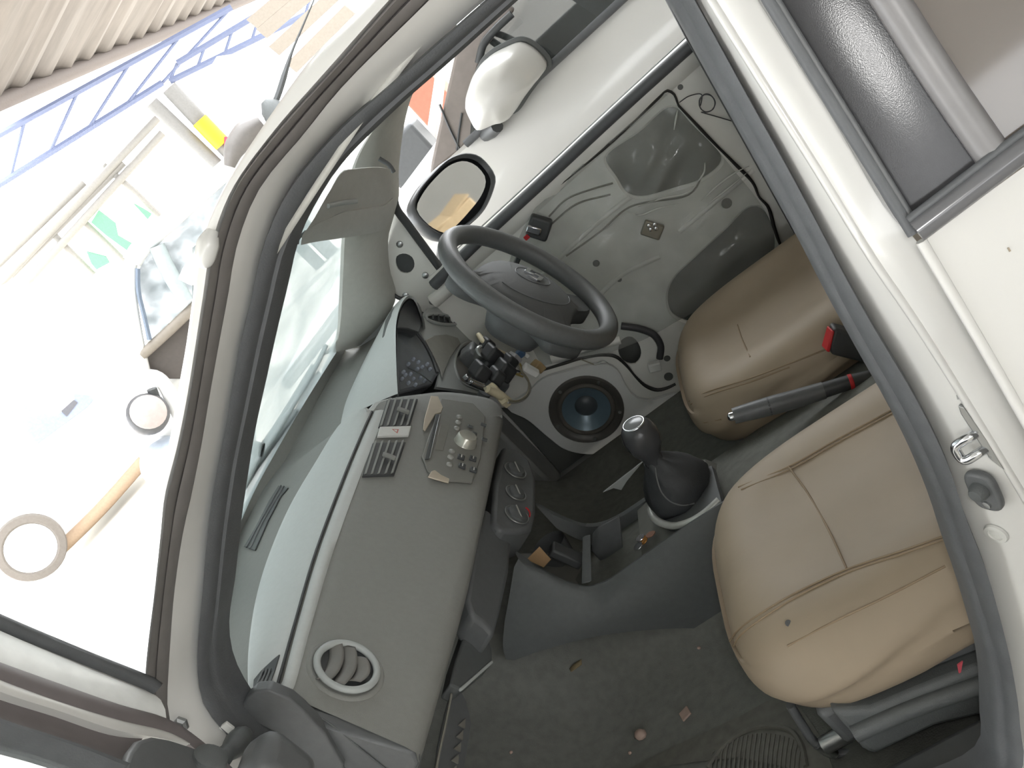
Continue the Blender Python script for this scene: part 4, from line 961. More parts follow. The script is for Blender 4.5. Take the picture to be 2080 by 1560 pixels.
# mirror-mount sail: front upright and black channel
sail = [du(*p, -.02) for p in [(803, 420), (790, 462), (781, 505), (786, 565), (804, 600), (836, 612), (872, 628), (905, 626), (925, 600), (908, 572), (880, 532), (845, 478)]]
t_sail = tube('sail_gasket', [du(*p, -.012) for p in [(781, 505), (784, 560), (796, 594), (812, 606), (830, 604)]], .005, DEEP, dd, 24, 8)
tube('glass_run_channel', [far(*p, .70, .15) for p in [(800, 360), (803, 418), (830, 458), (868, 510), (905, 560), (925, 590)]], .010, DEEP, dd, 24, 8)
tube('sail_stay', [du(*p, -.015) for p in [(880, 612), (905, 590), (935, 565)]], .018, DOORP, dd, 14, 12)
for p in [(812, 496), (864, 559), (824, 600), (878, 612)]:
    lathe('sail_bolt', [(.008, 0), (.0075, .004), (.004, .006), (0, .006)], du(*p, -.004), (0, -1, 0), STEEL, dd, 12)
lathe('sail_hole_backing', [(.034, 0), (.033, .003), (.016, .004), (0, .002)], du(824, 534, .009), (0, -1, 0), DEEP, dd, 20)  # dark disc added behind the hole, sized to stop daylight leaking through
# clear plastic film stuck over the panel, slightly crumpled
film = mat
FILM = glassmat('clear_crumpled_film', (200, 200, 194), .16, .06, .06, 9, (1, 1, 1))
fl_px = [[(1095, 408), (1180, 335), (1260, 268), (1350, 188)], [(1060, 470), (1190, 420), (1290, 370), (1420, 262)], [(1030, 560), (1190, 520), (1340, 450), (1490, 345)], [(1060, 660), (1200, 610), (1370, 540), (1555, 430)], [(1100, 745), (1240, 716), (1400, 640), (1585, 505)]]
rows = []
for i, r in enumerate(fl_px):
    rows.append([du(*p, -.010 - .006 * ((i * 7 + j * 5) % 4) / 3) for j, p in enumerate(r)])
R_ = [spline(r, 46) for r in rows]
cols = [spline([R_[i][j] for i in range(len(R_))], 40) for j in range(46)]
G = [[cols[j][i] + Vector((0, -.0032 * math.sin(j * .55 + .25 * i) - .0028 * math.sin(i * .8 - .35 * j) - .0012 * math.sin(i * 2.3 + j * 1.7), 0)) for j in range(46)] for i in range(40)]
def fold(i, j):      # sharp puckers where the film hangs loose
    v = 0
    for (ci, cj, ai, aj, h) in ((9, 30, .35, .9, .012), (12, 34, .3, 1.1, .014), (16, 40, .5, .8, .010), (15, 26, .4, 1.0, .010), (24, 36, .6, .5, .008), (20, 12, .8, .35, .008), (30, 20, .7, .4, .007), (27, 28, .9, .3, .007), (33, 38, .4, .6, .008)):
        u = (i - ci) * .9 + (j - cj) * .35; w = (i - ci) * -.35 + (j - cj) * .9
        v += h * math.exp(-(u / (1.6 * ai + .8)) ** 2 - (w / (7 * aj)) ** 2)
    return v
G = [[p + Vector((0, -fold(i, j), 0)) for j, p in enumerate(r)] for i, r in enumerate(G)]
fo_ = gridmesh('plastic_film', G, FILM, dd, False, 80); mod_solid(fo_, .0006, 0)
tag(fo_, 'clear crumpled plastic film over the bare door')
GLINT = glassmat('white_film_glint', (236, 236, 230), .55, .12)  # whitish strips along the folds; the film's glints put into the colour
for path in [[(1296, 420), (1340, 404), (1395, 392), (1414, 376)], [(1424, 408), (1460, 375), (1495, 350), (1522, 337)], [(1438, 414), (1480, 382), (1516, 352)], [(1272, 431), (1300, 437), (1335, 424), (1382, 414)], [(1376, 224), (1372, 246), (1369, 264)], [(1415, 372), (1430, 350), (1432, 330)], [(1205, 742), (1228, 735), (1240, 742)]]:
    tube('film_pucker_glint', [du(*p, -.020) for p in path], [.0015, .005, .004, .0015], GLINT, fo_, 24, 8, False, .45)
# black butyl bead that held the film
def bead(path, r=.0032): return tube('sealant_bead', [du(*p, -.012) for p in path], [r * k for k in (.7, 1, .8, 1.1, .7, 1.2, .8)], BUTYL, dd, 50, 6)
bead([(1093, 412), (1120, 388), (1200, 325), (1280, 255), (1340, 196), (1352, 184), (1368, 190), (1378, 214)])
bead([(1378, 214), (1410, 248), (1450, 290), (1490, 330), (1530, 372), (1542, 400), (1560, 420), (1572, 460), (1582, 490), (1590, 506)], .004)
bead([(1102, 752), (1140, 740), (1180, 728), (1225, 721), (1250, 724), (1272, 742), (1292, 766), (1312, 784), (1335, 792), (1355, 788), (1372, 780)], .004)
# speaker shelf standing proud at the bottom front
spo = [uvd(p) for p in [(1032, 822), (1070, 792), (1105, 762), (1150, 748), (1200, 735), (1236, 734), (1256, 748), (1270, 775), (1290, 800), (1320, 806), (1374, 792), (1375, 800), (1332, 850), (1296, 880), (1255, 902), (1200, 913), (1150, 905), (1115, 880), (1075, 846)]]
holed('speaker_shelf', [(v.x, v.y) for v in spline([(a, b, 0) for a, b in spo], 70, True)], [circ2(spk_c, .087, 36)], lambda u, v: Vector((u, YD - .014, v)), .012, SPKP, dd)
tube('door_bottom_fold', [du(*p, -.012) for p in [(1030, 824), (1075, 850), (1115, 884), (1150, 909), (1200, 918), (1255, 907), (1296, 885), (1332, 855), (1376, 800)]], .006, SPKP, dd, 50, 8)
# speaker
SC = Vector((spk_c[0], YD - .02, spk_c[1])); SNV = Vector((0, -1, 0))
spk = lathe('speaker', [(.0915, -.004), (.0915, .004), (.088, .0075), (.078, .006), (.074, .002), (.070, .0)], SC, SNV, mat('black_speaker_frame', (84, 82, 78), .4, 0, .08, 60), dd, 48, 40)
tag(spk, 'round door speaker with a blue-grey cone')
lathe('speaker_surround', [(.071, 0), (.069, .005), (.065, .007), (.061, .005), (.059, 0)], SC, SNV, mat('dark_brown_foam', (92, 88, 82), .7), spk, 48, 70)
lathe('speaker_cone', [(.0595, .001), (.045, -.008), (.03, -.019), (.027, -.020)], SC, SNV, mat('blue_grey_cone', (108, 128, 140), .28, .2, .04, 60), spk, 48, 70)
lathe('dust_cap', [(.028, -.019), (.024, -.014), (.014, -.010), (0, -.009)], SC, SNV, mat('dark_dust_cap', (78, 84, 88), .4), spk, 32, 70)
for k in range(5):
    a = .5 + k * 2 * math.pi / 5
    lathe('speaker_screw', [(.0045, 0), (.004, .003), (0, .0038)], SC + Vector((.081 * math.cos(a), 0, .081 * math.sin(a))) + SNV * .006, SNV, STEEL, spk, 10)
# small hardware on the panel
for p, r in [((1382, 177), .006), ((1476, 413), .012), ((1211, 535), .008), ((1258, 568), .006), ((1075, 822), .005), ((1088, 831), .005), ((1355, 728), .008), ((1358, 765), .011)]:
    lathe('panel_hole_plug', [(r, 0), (r * .9, .0012), (0, .0012)], du(*p, -.016 if p[1] > 800 and p[0] < 1100 else -.004), SNV, HOLE, dd, 16)
latch = box('window_motor', du(1095, 462, -.02), (.05, .03, .05), DEEP, dd, ((1, 0, .6), (0, 1, 0), (-.6, 0, 1)), .006, 3)
box('motor_plate', du(1084, 468, -.038), (.018, .006, .034), CHROME, latch, ((1, 0, .6), (0, 1, 0), (-.6, 0, 1)), .003)
box('motor_red_clip', du(1070, 482, -.035), (.012, .006, .010), RED, latch, None, .001)
rg2 = box('regulator_bracket', du(1325, 467, -.014), (.035, .012, .045), mat('dull_brass_plate', (140, 136, 124), .35, .5), dd, ((1, 0, .6), (0, 1, 0), (-.6, 0, 1)), .003)
for p in [(1318, 458), (1330, 456), (1322, 466), (1333, 464)]:
    lathe('regulator_rivet', [(.0055, 0), (.004, .004), (0, .005)], du(*p, -.02), SNV, CHROME, rg2, 12)
box('door_handle_link', du(1050, 530, -.12), (.04, .02, .012), DEEP, dd, ((1, 0, .5), (0, 1, 0), (-.5, 0, 1)), .003)
coil = [du(1380, 208, -.015), du(1400, 195, -.02), du(1425, 192, -.02)]
for k in range(14):
    a = 2.6 + k * .9; coil.append(du(1435 + 16 * math.cos(a) + (k % 3), 208 + 18 * math.sin(a) + k * .2, -.02 - .001 * k))
coil += [du(1425, 228, -.015), du(1460, 238, -.012), du(1500, 250, -.01)]
cw = tube('coiled_wire', coil, .0012, mat('dark_wire', (70, 70, 72)), dd, 140, 6)
tube('speaker_cable', [du(*p, -.018) for p in [(1180, 730), (1215, 745), (1240, 765), (1246, 785)]], .0014, mat('olive_wire', (134, 128, 108)), dd, 20, 6)
tube('door_loom', [du(*p, -.03) for p in [(1262, 662), (1300, 668), (1328, 680), (1342, 702), (1340, 728)]], .0085, mat('dark_wire', (70, 70, 72)), dd, 30, 10)
box('white_loom_plug', du(1330, 745, -.035), (.03, .018, .022), WHITEP, dd, ((1, 0, -.5), (0, 1, 0), (.5, 0, 1)), .003)
tube('lower_brace', [du(*p, -.006) for p in [(1120, 730), (1190, 708), (1260, 690)]], .011, DOORP, dd, 20, 8)
# pressed ribs and wiring clipped along the panel
for path in [[(1100, 560), (1160, 500), (1240, 430), (1280, 400)], [(1180, 640), (1260, 560), (1340, 520)], [(1380, 470), (1440, 420), (1530, 345)]]:
    tube('pressed_rib', [du(*p, .0) for p in path], .007, DOORP, ip, 24, 8)
for path in [[(1115, 440), (1150, 405), (1200, 385), (1245, 372)], [(1120, 455), (1170, 415), (1240, 395)], [(1150, 520), (1220, 470), (1280, 420), (1400, 395), (1420, 370), (1425, 345)]]:
    tube('clipped_wire', [du(*p, -.006) for p in path], .0022, mat('grey_brown_wire', (118, 116, 108), .6), dd, 30, 6)

# door mirror outside the driver door
YM = .93
MN = Vector((.82, -.57, .03)).normalized(); MC = MN.dot(UY(922, 395, YM))
def mm_(px, py, off=0): return PL(px, py, MN, MC) + MN * off
mo = [(838, 418), (848, 390), (880, 350), (915, 320), (948, 311), (975, 318), (1000, 345), (1007, 362), (1003, 385), (985, 425), (960, 452), (935, 470), (912, 482), (890, 478), (866, 462), (845, 440)]
front = spline([mm_(*p) for p in mo], 48, True)
cm = sum(front, Vector()) / len(front)
rows = [[p.lerp(cm, .10) - MN * .006 for p in front], [p.lerp(cm, .03) + MN * .002 for p in front], front]
for t, k in ((.3, 1.02), (.6, .93), (.85, .72), (1.0, .4)): rows.append([cm + (p - cm) * k - MN * (.085 * t) for p in front])
mh = gridmesh('mirror_housing', rows, mat('black_mirror_housing', (66, 68, 70), .35), dd, True, 60)
tag(mh, 'black-framed door mirror outside the driver window')
bm = bmesh.new(); bm.from_mesh(mh.data); be = [e for e in bm.edges if e.is_boundary and (e.verts[0].co - cm).dot(MN) < -.03]
bmesh.ops.holes_fill(bm, edges=be, sides=0); bm.to_mesh(mh.data); bm.free()
gmi = [(848, 424), (858, 396), (888, 358), (918, 333), (945, 326), (968, 335), (986, 356), (988, 372), (978, 398), (955, 428), (930, 455), (908, 472), (888, 466), (866, 450)]
MIRR = mat('mirror_glass', (225, 230, 232), .03, 1.0, .0, 5)
plate('mirror_glass', spline([mm_(*p, -.0035) for p in gmi], 40, True), -MN * .003, MIRR, mh)
tube('mirror_arm', [UY(905, 500, .90), UY(900, 540, .80), UY(890, 560, .74)], [.02, .022, .025], mat('black_mirror_housing', (66, 68, 70)), mh, 12, 12)

# ================================================================== sun visor
vis = thing('sun_visor', 'grey vinyl sun visor folded down at the windscreen corner', 'sun visor')
vt = [UY(*p) for p in [(640, 446, .28), (668, 392, .31), (695, 348, .35), (720, 342, .38), (770, 339, .44), (792, 344, .48)]]
vb = [UY(*p) for p in [(612, 489, .26), (640, 483, .29), (690, 476, .35), (740, 468, .41), (780, 458, .46), (799, 436, .49)]]
a_, b_ = spline(vt, 26), spline(vb, 26)
nv = Vector((.75, -.45, .45)).normalized()
rows = [[p - nv * .006 for p in a_], a_, [p.lerp(q, .06) + nv * .008 for p, q in zip(a_, b_)], [p.lerp(q, .6) + nv * .009 for p, q in zip(a_, b_)], [p.lerp(q, .66) + nv * .004 for p, q in zip(a_, b_)], [p.lerp(q, .72) + nv * .012 for p, q in zip(a_, b_)], [p.lerp(q, .95) + nv * .012 for p, q in zip(a_, b_)], b_, [p - nv * .012 for p in b_], [p.lerp(q, .5) - nv * .012 for p, q in zip(b_, a_)], [p - nv * .006 for p in a_]]
VM = mat('grey_visor_vinyl', (188, 187, 181), .6, 0, .03, 80, .2, 700)
vo = gridmesh('visor_panel', rows, VM, vis, False, 70)
tv = bvh(vo)
cl = [hit(tv, *p, .002) for p in [(664, 418), (690, 412), (722, 408)]]
if all(c is not None for c in cl): tube('visor_clip', cl, .005, SILVERP, vis, 10, 8)
tube('visor_rod', [UY(*p, .52) for p in [(800, 350), (790, 335), (770, 322)]], .005, BLACKP, vis, 8, 8)
tube('visor_hook', [UY(*p) for p in [(622, 470, .27), (606, 485, .26), (604, 495, .26)]], .003, DARKG, vis, 8, 8)

# wipers resting at the foot of the glass, outside
def wsp(px, py, d=.012):
    y = 0
    p = None
    lo, hi = .3, 6.0
    dr = ray(px, py)
    for t in np.linspace(.6, 4.5, 800):
        q = CAM + dr * t
        if q.x < wsx(max(-.64, min(.64, q.y)), q.z) - d: return q
    return CAM + dr * 2
for path, lb in [([(662, 702), (645, 738), (600, 815), (560, 880), (530, 925), (505, 965), (488, 1000)], 'long black wiper lying along the foot of the windscreen'), ([(600, 835), (575, 872), (545, 915), (520, 950), (496, 990)], 'shorter black wiper arm just below the long wiper')]:
    wp_ = [wsp(*p) for p in path]
    w = thing('windscreen_wiper', lb, 'wiper', 'windscreen wipers')
    tube('wiper_blade', wp_, .0055, BLACKP, w, 30, 8)
    tube('wiper_arm', [p + Vector((-.012, 0, .004)) for p in wp_[1:]], [.004, .006, .009], DEEP, w, 20, 8)
    if lb.startswith('long'): lathe('wiper_pivot', [(.014, -.01), (.014, .008), (.008, .012), (0, .012)], wsp(523, 912), (-.5, 0, .8), DEEP, w, 18)

# ================================================================== floor mat and litter
fcar = [c for c in car.children if c.name.startswith('floor_carpet')][0]
t_fl = bvh(fcar)
def fp(px, py, off=.001):
    h = hit(t_fl, px, py, off)
    return h if h is not None else UZ(px, py, .33)
mat_px = [(1275, 1565), (1340, 1532), (1420, 1495), (1500, 1458), (1590, 1416), (1625, 1440), (1668, 1500), (1700, 1580)]
fm = thing('floor_mat', 'ribbed dark rubber mat on the passenger footwell floor', 'floor mat')
mm2 = [fp(*p, .002) for p in mat_px]
RUBM = mat('dark_ribbed_rubber', (98, 97, 90), .7, 0, .15, 60)
cmid = fp(1500, 1540, .002)
gridmesh('mat_sheet', [spline(mm2, 40), [p.lerp(cmid, .35) for p in spline(mm2, 40)], [p.lerp(cmid, .7) for p in spline(mm2, 40)], [p.lerp(cmid, .98) for p in spline(mm2, 40)]], RUBM, fm, False)
tube('mat_border', [fp(*p, .003) for p in [(1440, 1560), (1470, 1520), (1520, 1486), (1570, 1478), (1610, 1488), (1632, 1520), (1640, 1560)]], .004, RUBM, fm, 40, 6)
for i in range(20):
    x = 1452 + i * 9.3
    top = 1492 + 34 * abs((i - 10.5) / 10.5) ** 2
    tube('mat_rib', [fp(x + 3, top, .0025), fp(x - 2, 1530, .0025), fp(x - 6, 1575, .0025)], .0018, RUBM, fm, 8, 5)
for (p, r, lb, nm, cat_) in [((1172, 1352), .012, 'curled dry leaf scrap on the carpet by the console', 'leaf_scrap', 'leaf'), ((1394, 1452), .012, 'square pinkish paper scrap on the carpet near the passenger seat', 'paper_scrap', 'paper'),
                        ((1304, 1496), .013, 'round pinkish pebble on the carpet at the mat edge', 'pebble', 'pebble'), ((1281, 1531), .004, 'tiny pale crumb just below the pinkish pebble', 'crumb', 'crumb'), ((1039, 1530), .004, 'tiny pale crumb near the steel bracket', 'crumb', 'crumb'), ((1421, 1317), .004, 'tiny pale crumb on the carpet close to the seat front', 'crumb', 'crumb')]:
    c = fp(*p, .001)
    lm = mat('pink_beige_litter', (172, 150, 138), .8, 0, .1, 60)
    if nm == 'leaf_scrap':
        o = loft(nm, [[c + Vector((-.012, -.008, .001)), c + Vector((0, -.012, .004)), c + Vector((.012, -.006, .001))], [c + Vector((-.014, 0, .003)), c + Vector((0, -.003, .008)), c + Vector((.014, .003, .004))]], mat('dry_leaf', (130, 116, 88), .8), None, 8, 4, .001)
    elif nm == 'paper_scrap':
        o = box(nm, c + Vector((0, 0, .002)), (.018, .02, .003), lm, None, ((1, .3, .1), (-.3, 1, 0), (-.1, 0, 1)), .0008)
    else:
        o = lathe(nm, [(0, r * .9), (r * .6, r * .75), (r * .95, r * .35), (r * .8, 0), (0, 0)], c, (0.1, .1, 1), lm, None, 9, 60, (1, .85))
    tag(o, lb, cat_)

# ================================================================== surroundings: open-sided workshop yard
def AT(px, py, d): return CAM + ray(px, py).normalized() * d
CONC = mat('pale_concrete_yard', (206, 202, 194), .9, 0, .06, 1.2, spec=.2)
g = plate('floor', [Vector((-40, -25, 0)), Vector((25, -25, 0)), Vector((25, 45, 0)), Vector((-40, 45, 0))], (0, 0, -.1), CONC, None, 0, 2, False)
tag(g, 'pale concrete yard floor around the cars', None, None, 'structure')
SHEET = mat('weathered_roof_sheet', (112, 105, 99), .7, 0, .12, 2.0, 0, 10, stretch=(1, 6, 1))
# corrugated roof over the bay; its outer edge shows at the upper left
e0, e1 = UZ(-250, 300, 4.6), UZ(480, 0, 4.6)
ed_ = (e1 - e0).normalized(); inw = Vector((-ed_.y, ed_.x, 0))
if inw.dot(CAM - e0) < 0: inw = -inw
bm = bmesh.new(); vr = []
s0_ = e0 - ed_ * 10; Lr = 34.0
for i in range(171):
    p = s0_ + ed_ * (Lr * i / 170)
    z = .05 * math.sin(i * 1.9)
    vr.append([bm.verts.new(p + Vector((0, 0, z))), bm.verts.new(p + inw * 5 + Vector((0, 0, .9 + z)))])
for i in range(170): bm.faces.new((vr[i][0], vr[i + 1][0], vr[i + 1][1], vr[i][1]))
rf = frombm('ceiling', bm, SHEET, None, True, 80); mod_solid(rf, .02)
tag(rf, 'weathered corrugated roof over the workshop bay', None, None, 'structure')
br_ = plate('ceiling_sun_block', [Vector(p) for p in ((-9, -11, 3.3), (6.5, -11, 3.3), (6.5, 8.0, 3.4), (2.5, 8.0, 3.4), (2.2, 2.4, 3.35), (-2.5, 2.4, 3.35), (-2.5, -1.4, 3.3), (-9, -4, 3.3))], (0, 0, .05), mat('pale_grey_roof_sheet', (186, 187, 186), .7), None, 0, 2, False)  # roof added out of view to keep sun and sky off the car
tag(br_, 'unseen sheet roof added to keep sun and sky off the car', None, None, 'structure')
tr_m = mat('blue_grey_truss_steel', (104, 112, 138), .5)
gb_ = tube('eaves_beam', [e0 - ed_ * 8 + Vector((0, 0, -.06)), e1 + ed_ * 12 + Vector((0, 0, -.06))], .12, mat('dark_brown_eaves', (96, 88, 84), .7), None, 4, 8)
tag(gb_, 'dark toothed eaves beam along the roof edge', None, None, 'structure')
def truss(name, top, bot, d0, d1, label, n=7, r=.06):
    t = thing(name, label, 'roof truss', 'yard roof trusses')
    A0, A1, B0, B1 = AT(*top[0], d0), AT(*top[1], d1), AT(*bot[0], d0), AT(*bot[1], d1)
    tube('chord', [A0, A1], r, tr_m, t, 4, 6); tube('chord', [B0, B1], r, tr_m, t, 4, 6)
    for i in range(n):
        u = i / (n - 1)
        tube('web_bar', [A0.lerp(A1, u), B0.lerp(B1, u)], r * .5, tr_m, t, 3, 6)
    return t
truss('roof_truss', [(-60, 306), (470, 15)], [(-60, 412), (330, 168)], 16, 16, 'long pale blue lattice truss under the roof edge', 6, .05)
truss('roof_truss', [(360, 128), (640, -40)], [(345, 165), (620, 30)], 15, 15, 'short dark truss meeting the grey columns', 6, .045)
for (a, b, r, lb) in [((343, 178), (475, 318), .115, 'grey round column with a yellow painted band'), ((308, 208), (440, 334), .095, 'plain pale grey column left of the yellow-banded column')]:
    c = thing('column', lb, 'column', 'yard columns')
    A_, B_ = AT(*a, 15), AT(*b, 15)
    tube('shaft', [A_, B_, Vector((B_.x, B_.y, 0))], r, mat('pale_grey_column', (122, 121, 119), .7), c, 10, 14)
    if 'yellow' in lb: tube('yellow_band', [AT(405, 244, 14.9), AT(452, 293, 14.9)], r * 1.08, mat('yellow_paint', (214, 182, 24), .6), c, 4, 14)
sign = plate('hanging_sign', [AT(*p, 14.8) for p in [(440, 115), (490, 108), (555, 180), (545, 235), (480, 260), (395, 190)]], (0, .03, 0), mat('white_board', (240, 240, 238), .7), None)
tag(sign, 'white board hanging behind the columns', 'board')
rb = box('red_box', AT(472, 290, 14.8), (.2, .12, .15), mat('red_painted_steel', (205, 60, 84), .6), None, (RR, RF, RD), .01)
tag(rb, 'small red box at the foot of the yellow band', 'box')
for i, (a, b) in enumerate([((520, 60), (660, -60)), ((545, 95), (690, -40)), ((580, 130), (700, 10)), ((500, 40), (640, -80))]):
    pp_ = plate('roof_slat', [AT(*a, 12), AT(a[0] + 22, a[1] + 18, 12), AT(b[0] + 22, b[1] + 18, 12), AT(*b, 12)], (0, .04, 0), mat('tan_slat', (136, 128, 118), .7), None)  # tan slats in one base colour
    tag(pp_, 'tan roof slat near the car aerial', 'slat', 'tan roof slats')
# pale pipe rack
rack = thing('pipe_rack', 'pale pipe rack standing in the bright yard', 'rack')
for a, b in [((-60, 640), (320, 240)), ((-60, 700), (330, 270)), ((20, 560), (250, 330)), ((-60, 590), (170, 370))]:
    tube('rack_pipe', [AT(*a, 16.5), AT(*b, 16.5)], .06, mat('pale_pipe', (132, 129, 124), .6), rack, 3, 8)
for a, b in [((95, 462), (130, 498)), ((210, 335), (280, 395)), ((170, 450), (200, 478))]:
    tube('rack_post', [AT(*a, 16.5), AT(*b, 16.5), AT(b[0] + 60, b[1] + 60, 16.5)], .05, mat('pale_pipe', (132, 129, 124)), rack, 3, 8)
tarp = thing('green_tarp', 'green plastic sheet draped in the yard behind the parked car', 'tarp')
GRN = mat('green_plastic_sheet', (96, 196, 118), .6)
plate('sheet', [AT(*p, 16.4) for p in [(185, 452), (200, 428), (235, 455), (240, 480), (275, 500), (262, 512), (215, 478)]], (0, .03, .01), GRN, tarp)
plate('sheet', [AT(*p, 16.4) for p in [(272, 415), (296, 428), (308, 436), (300, 446)]], (0, .03, .01), GRN, tarp)
plate('sheet', [AT(*p, 16.4) for p in [(176, 512), (215, 522), (222, 534), (196, 548), (185, 535)]], (0, .03, .01), GRN, tarp)

# white hatchback ahead, seen past the windscreen pillar
ca = thing('parked_car', 'white hatchback parked ahead, seen past the windscreen pillar', 'car')
CN = Vector((-.43, .9, 0)).normalized(); CC = CN.dot(AT(270, 540, 6))
def cpx(px, py, off=0): return PL(px, py, CN, CC + off)
WHT = mat('white_parked_car_paint', (236, 236, 234), .3, 0, .01, 4, coat=.4)
GLS = glassmat('parked_car_glass', (120, 130, 134), .7, .06, .15, 8)
tube('roof_rail', [cpx(*p) for p in [(640, 176), (560, 246), (468, 336), (360, 434), (285, 505), (268, 532)]], .055, WHT, ca, 24, 10)
tube('windscreen_pillar', [cpx(*p) for p in [(266, 528), (266, 600), (284, 715), (296, 768)]], .035, WHT, ca, 20, 8)
tube('pillar_gasket', [cpx(*p, -.03) for p in [(280, 545), (281, 590), (292, 640), (304, 690)]], .014, mat('blue_grey_gasket', (110, 122, 138), .5), ca, 14, 6)
tube('quarter_pillar', [cpx(*p, -.02) for p in [(318, 500), (345, 555), (378, 612)]], .045, mat('pale_blue_pillar', (176, 188, 190), .5), ca, 12, 8)
plate('side_glass', [cpx(*p, .03) for p in [(285, 520), (360, 440), (470, 340), (560, 260), (640, 400), (400, 620), (300, 705), (283, 600)]], CN * .01, GLS, ca)
plate('door_trim', [cpx(*p, .02) for p in [(298, 712), (330, 680), (395, 625), (420, 700), (380, 770), (345, 770), (300, 752)]], CN * .04, mat('dark_brown_door_trim', (82, 76, 72), .6), ca, .01)
tube('waist_line', [cpx(*p, -.01) for p in [(288, 722), (340, 675), (400, 618)]], .03, mat('tan_grey_waist', (140, 132, 122), .5), ca, 8, 8)
tube('wing_edge', [cpx(*p, -.02) for p in [(292, 768), (312, 766), (330, 778), (350, 815), (370, 860)]], .045, WHT, ca, 20, 8)
bodyp = [cpx(*p, .06) for p in [(292, 768), (330, 775), (420, 690), (520, 800), (520, 1060), (335, 1010), (318, 960)]]
plate('door_panel', bodyp, CN * .9, WHT, ca, .05, 3)
mh2 = cpx(300, 842, -.1)
lathe('mirror', [(0, -.12), (.08, -.10), (.115, -.03), (.118, .03), (.10, .05), (0, .05)], mh2, (.75, -.6, .2), mat('dark_grey_mirror_shell', (92, 92, 94), .5), ca, 24, 60)
lathe('mirror_face', [(.10, .052), (.095, .058), (0, .058)], mh2, (.75, -.6, .2), mat('pinkish_mirror_glass', (190, 178, 174), .2), ca, 24, 60)
tube('mirror_foot', [cpx(308, 790, -.06), cpx(318, 815, -.05), cpx(335, 840, -.02)], .03, DEEP, ca, 8, 8)
lathe('head_lamp', [(0, .10), (.10, .08), (.17, .02), (.19, -.06), (.17, -.1)], cpx(330, 945, -.05), (-.2, -.9, .3), mat('pale_blue_lamp', (190, 200, 214), .15), ca, 24, 60, (1, .8))
an = [cpx(*p, -.1) for p in [(556, 215), (566, 190), (592, 108), (612, 60), (642, -10)]]
tube('aerial', an, [.02, .02, .008, .006, .004], DEEP, ca, 24, 6)
lathe('aerial_base', [(.075, -.03), (.06, .02), (.02, .06), (0, .06)], cpx(552, 222, -.1), (0, 0, 1), DARKG, ca, 14)
tube('roof_spoiler', [cpx(*p, -.05) for p in [(466, 338), (475, 305), (498, 272), (530, 248)]], [.03, .06, .07, .04], mat('grey_spoiler', (112, 108, 105), .5), ca, 20, 8)

# white van farther left with its wheel
van = thing('white_van', 'white van at the far left with a big pale wheel', 'van')
VN = Vector((ray(130, 1000).x, ray(130, 1000).y, 0)).normalized(); VC = VN.dot(UZ(150, 1105, .12))
def vp(px, py, off=0): return PL(px, py, VN, VC + off)
plate('van_body', [vp(*p) for p in [(-120, 1190), (-120, 640), (40, 560), (220, 700), (292, 800), (300, 930), (205, 1030), (128, 1105), (100, 1060), (60, 1050), (15, 1075), (0, 1120)]], VN * 1.6, WHT, van, .05, 3)
plate('van_window', [vp(*p, -.02) for p in [(18, 840), (76, 902), (177, 828), (190, 813), (183, 803), (150, 800), (152, 822), (112, 845), (70, 836), (50, 822)]], VN * .02, mat('pale_blue_van_window', (140, 148, 172), .15), van, .005)
plate('van_window_dark', [vp(*p, -.03) for p in [(124, 835), (150, 812), (158, 818), (136, 846)]], VN * .01, mat('grey_van_mirror', (96, 96, 102), .4), van)
tube('van_underside_shade', [vp(*p, -.02) for p in [(120, 1118), (205, 1034), (292, 936)]], .07, mat('brown_underside_shade', (160, 138, 116), .8), van, 8, 8)  # brown shade along the van's underside, put into the colour
wc = vp(62, 1112, -.12)
lathe('tyre', [(.26, -.10), (.335, -.09), (.35, 0), (.335, .09), (.27, .10), (.24, .06)], wc, -VN, mat('grey_tyre', (112, 106, 100), .8), van, 36, 50)  # tyre in one grey base colour
lathe('wheel_disc', [(.25, .08), (.23, .05), (.12, .07), (.10, .09), (0, .09)], wc, -VN, mat('white_wheel_disc', (240, 240, 238), .4), van, 32, 50)

# white car parked alongside on the driver's side
cn = thing('neighbour_car', 'white car parked alongside, seen through the driver window', 'car')
YN = 1.7
def ny(px, py, off=0): return UY(px, py, YN + off)
def zb(x): return .982 if x > -.35 else .982 - .35 * (-.35 - x) ** 1.5
xs = np.linspace(-1.3, 1.4, 20)
rows = [[Vector((x, YN + .05, zb(x) + .0)) for x in xs], [Vector((x, YN + .012, zb(x) - .008)) for x in xs], [Vector((x, YN - .01, zb(x) - .06)) for x in xs], [Vector((x, YN - .03, .72)) for x in xs], [Vector((x, YN - .02, .45)) for x in xs], [Vector((x, YN + .03, .25)) for x in xs]]
gridmesh('door_side', rows, PAINT, cn, False, 50)
plate('bonnet', [Vector((-1.35, YN + .04, .80)), Vector((-.36, YN + .02, .975)), Vector((-.36, YN + 1.3, .99)), Vector((-1.35, YN + 1.3, .82))], (0, 0, -.05), PAINT, cn, .02)
tube('window_ledge_seal', [Vector((-.22, YN - .005, .985)), Vector((1.3, YN - .005, .99))], .013, RUBBER, cn, 6, 8)
plate('side_window', [Vector((-.20, YN + .03, .99)), Vector((1.3, YN + .03, .99)), Vector((1.2, YN + .2, 1.42)), Vector((.25, YN + .2, 1.42))], (0, .005, 0), glassmat('neighbour_glass', (70, 74, 74), .72, .04), cn)
fpl = plate('front_pillar', [UY(*p, YN + .06) for p in [(925, 105), (985, 50), (1030, 10), (1046, 20), (985, 100), (972, 140), (975, 200), (985, 250), (935, 306), (885, 346), (872, 362), (876, 330)]], (0, .05, 0), mat('taupe_pillar', (132, 124, 119), .5), cn, .01)
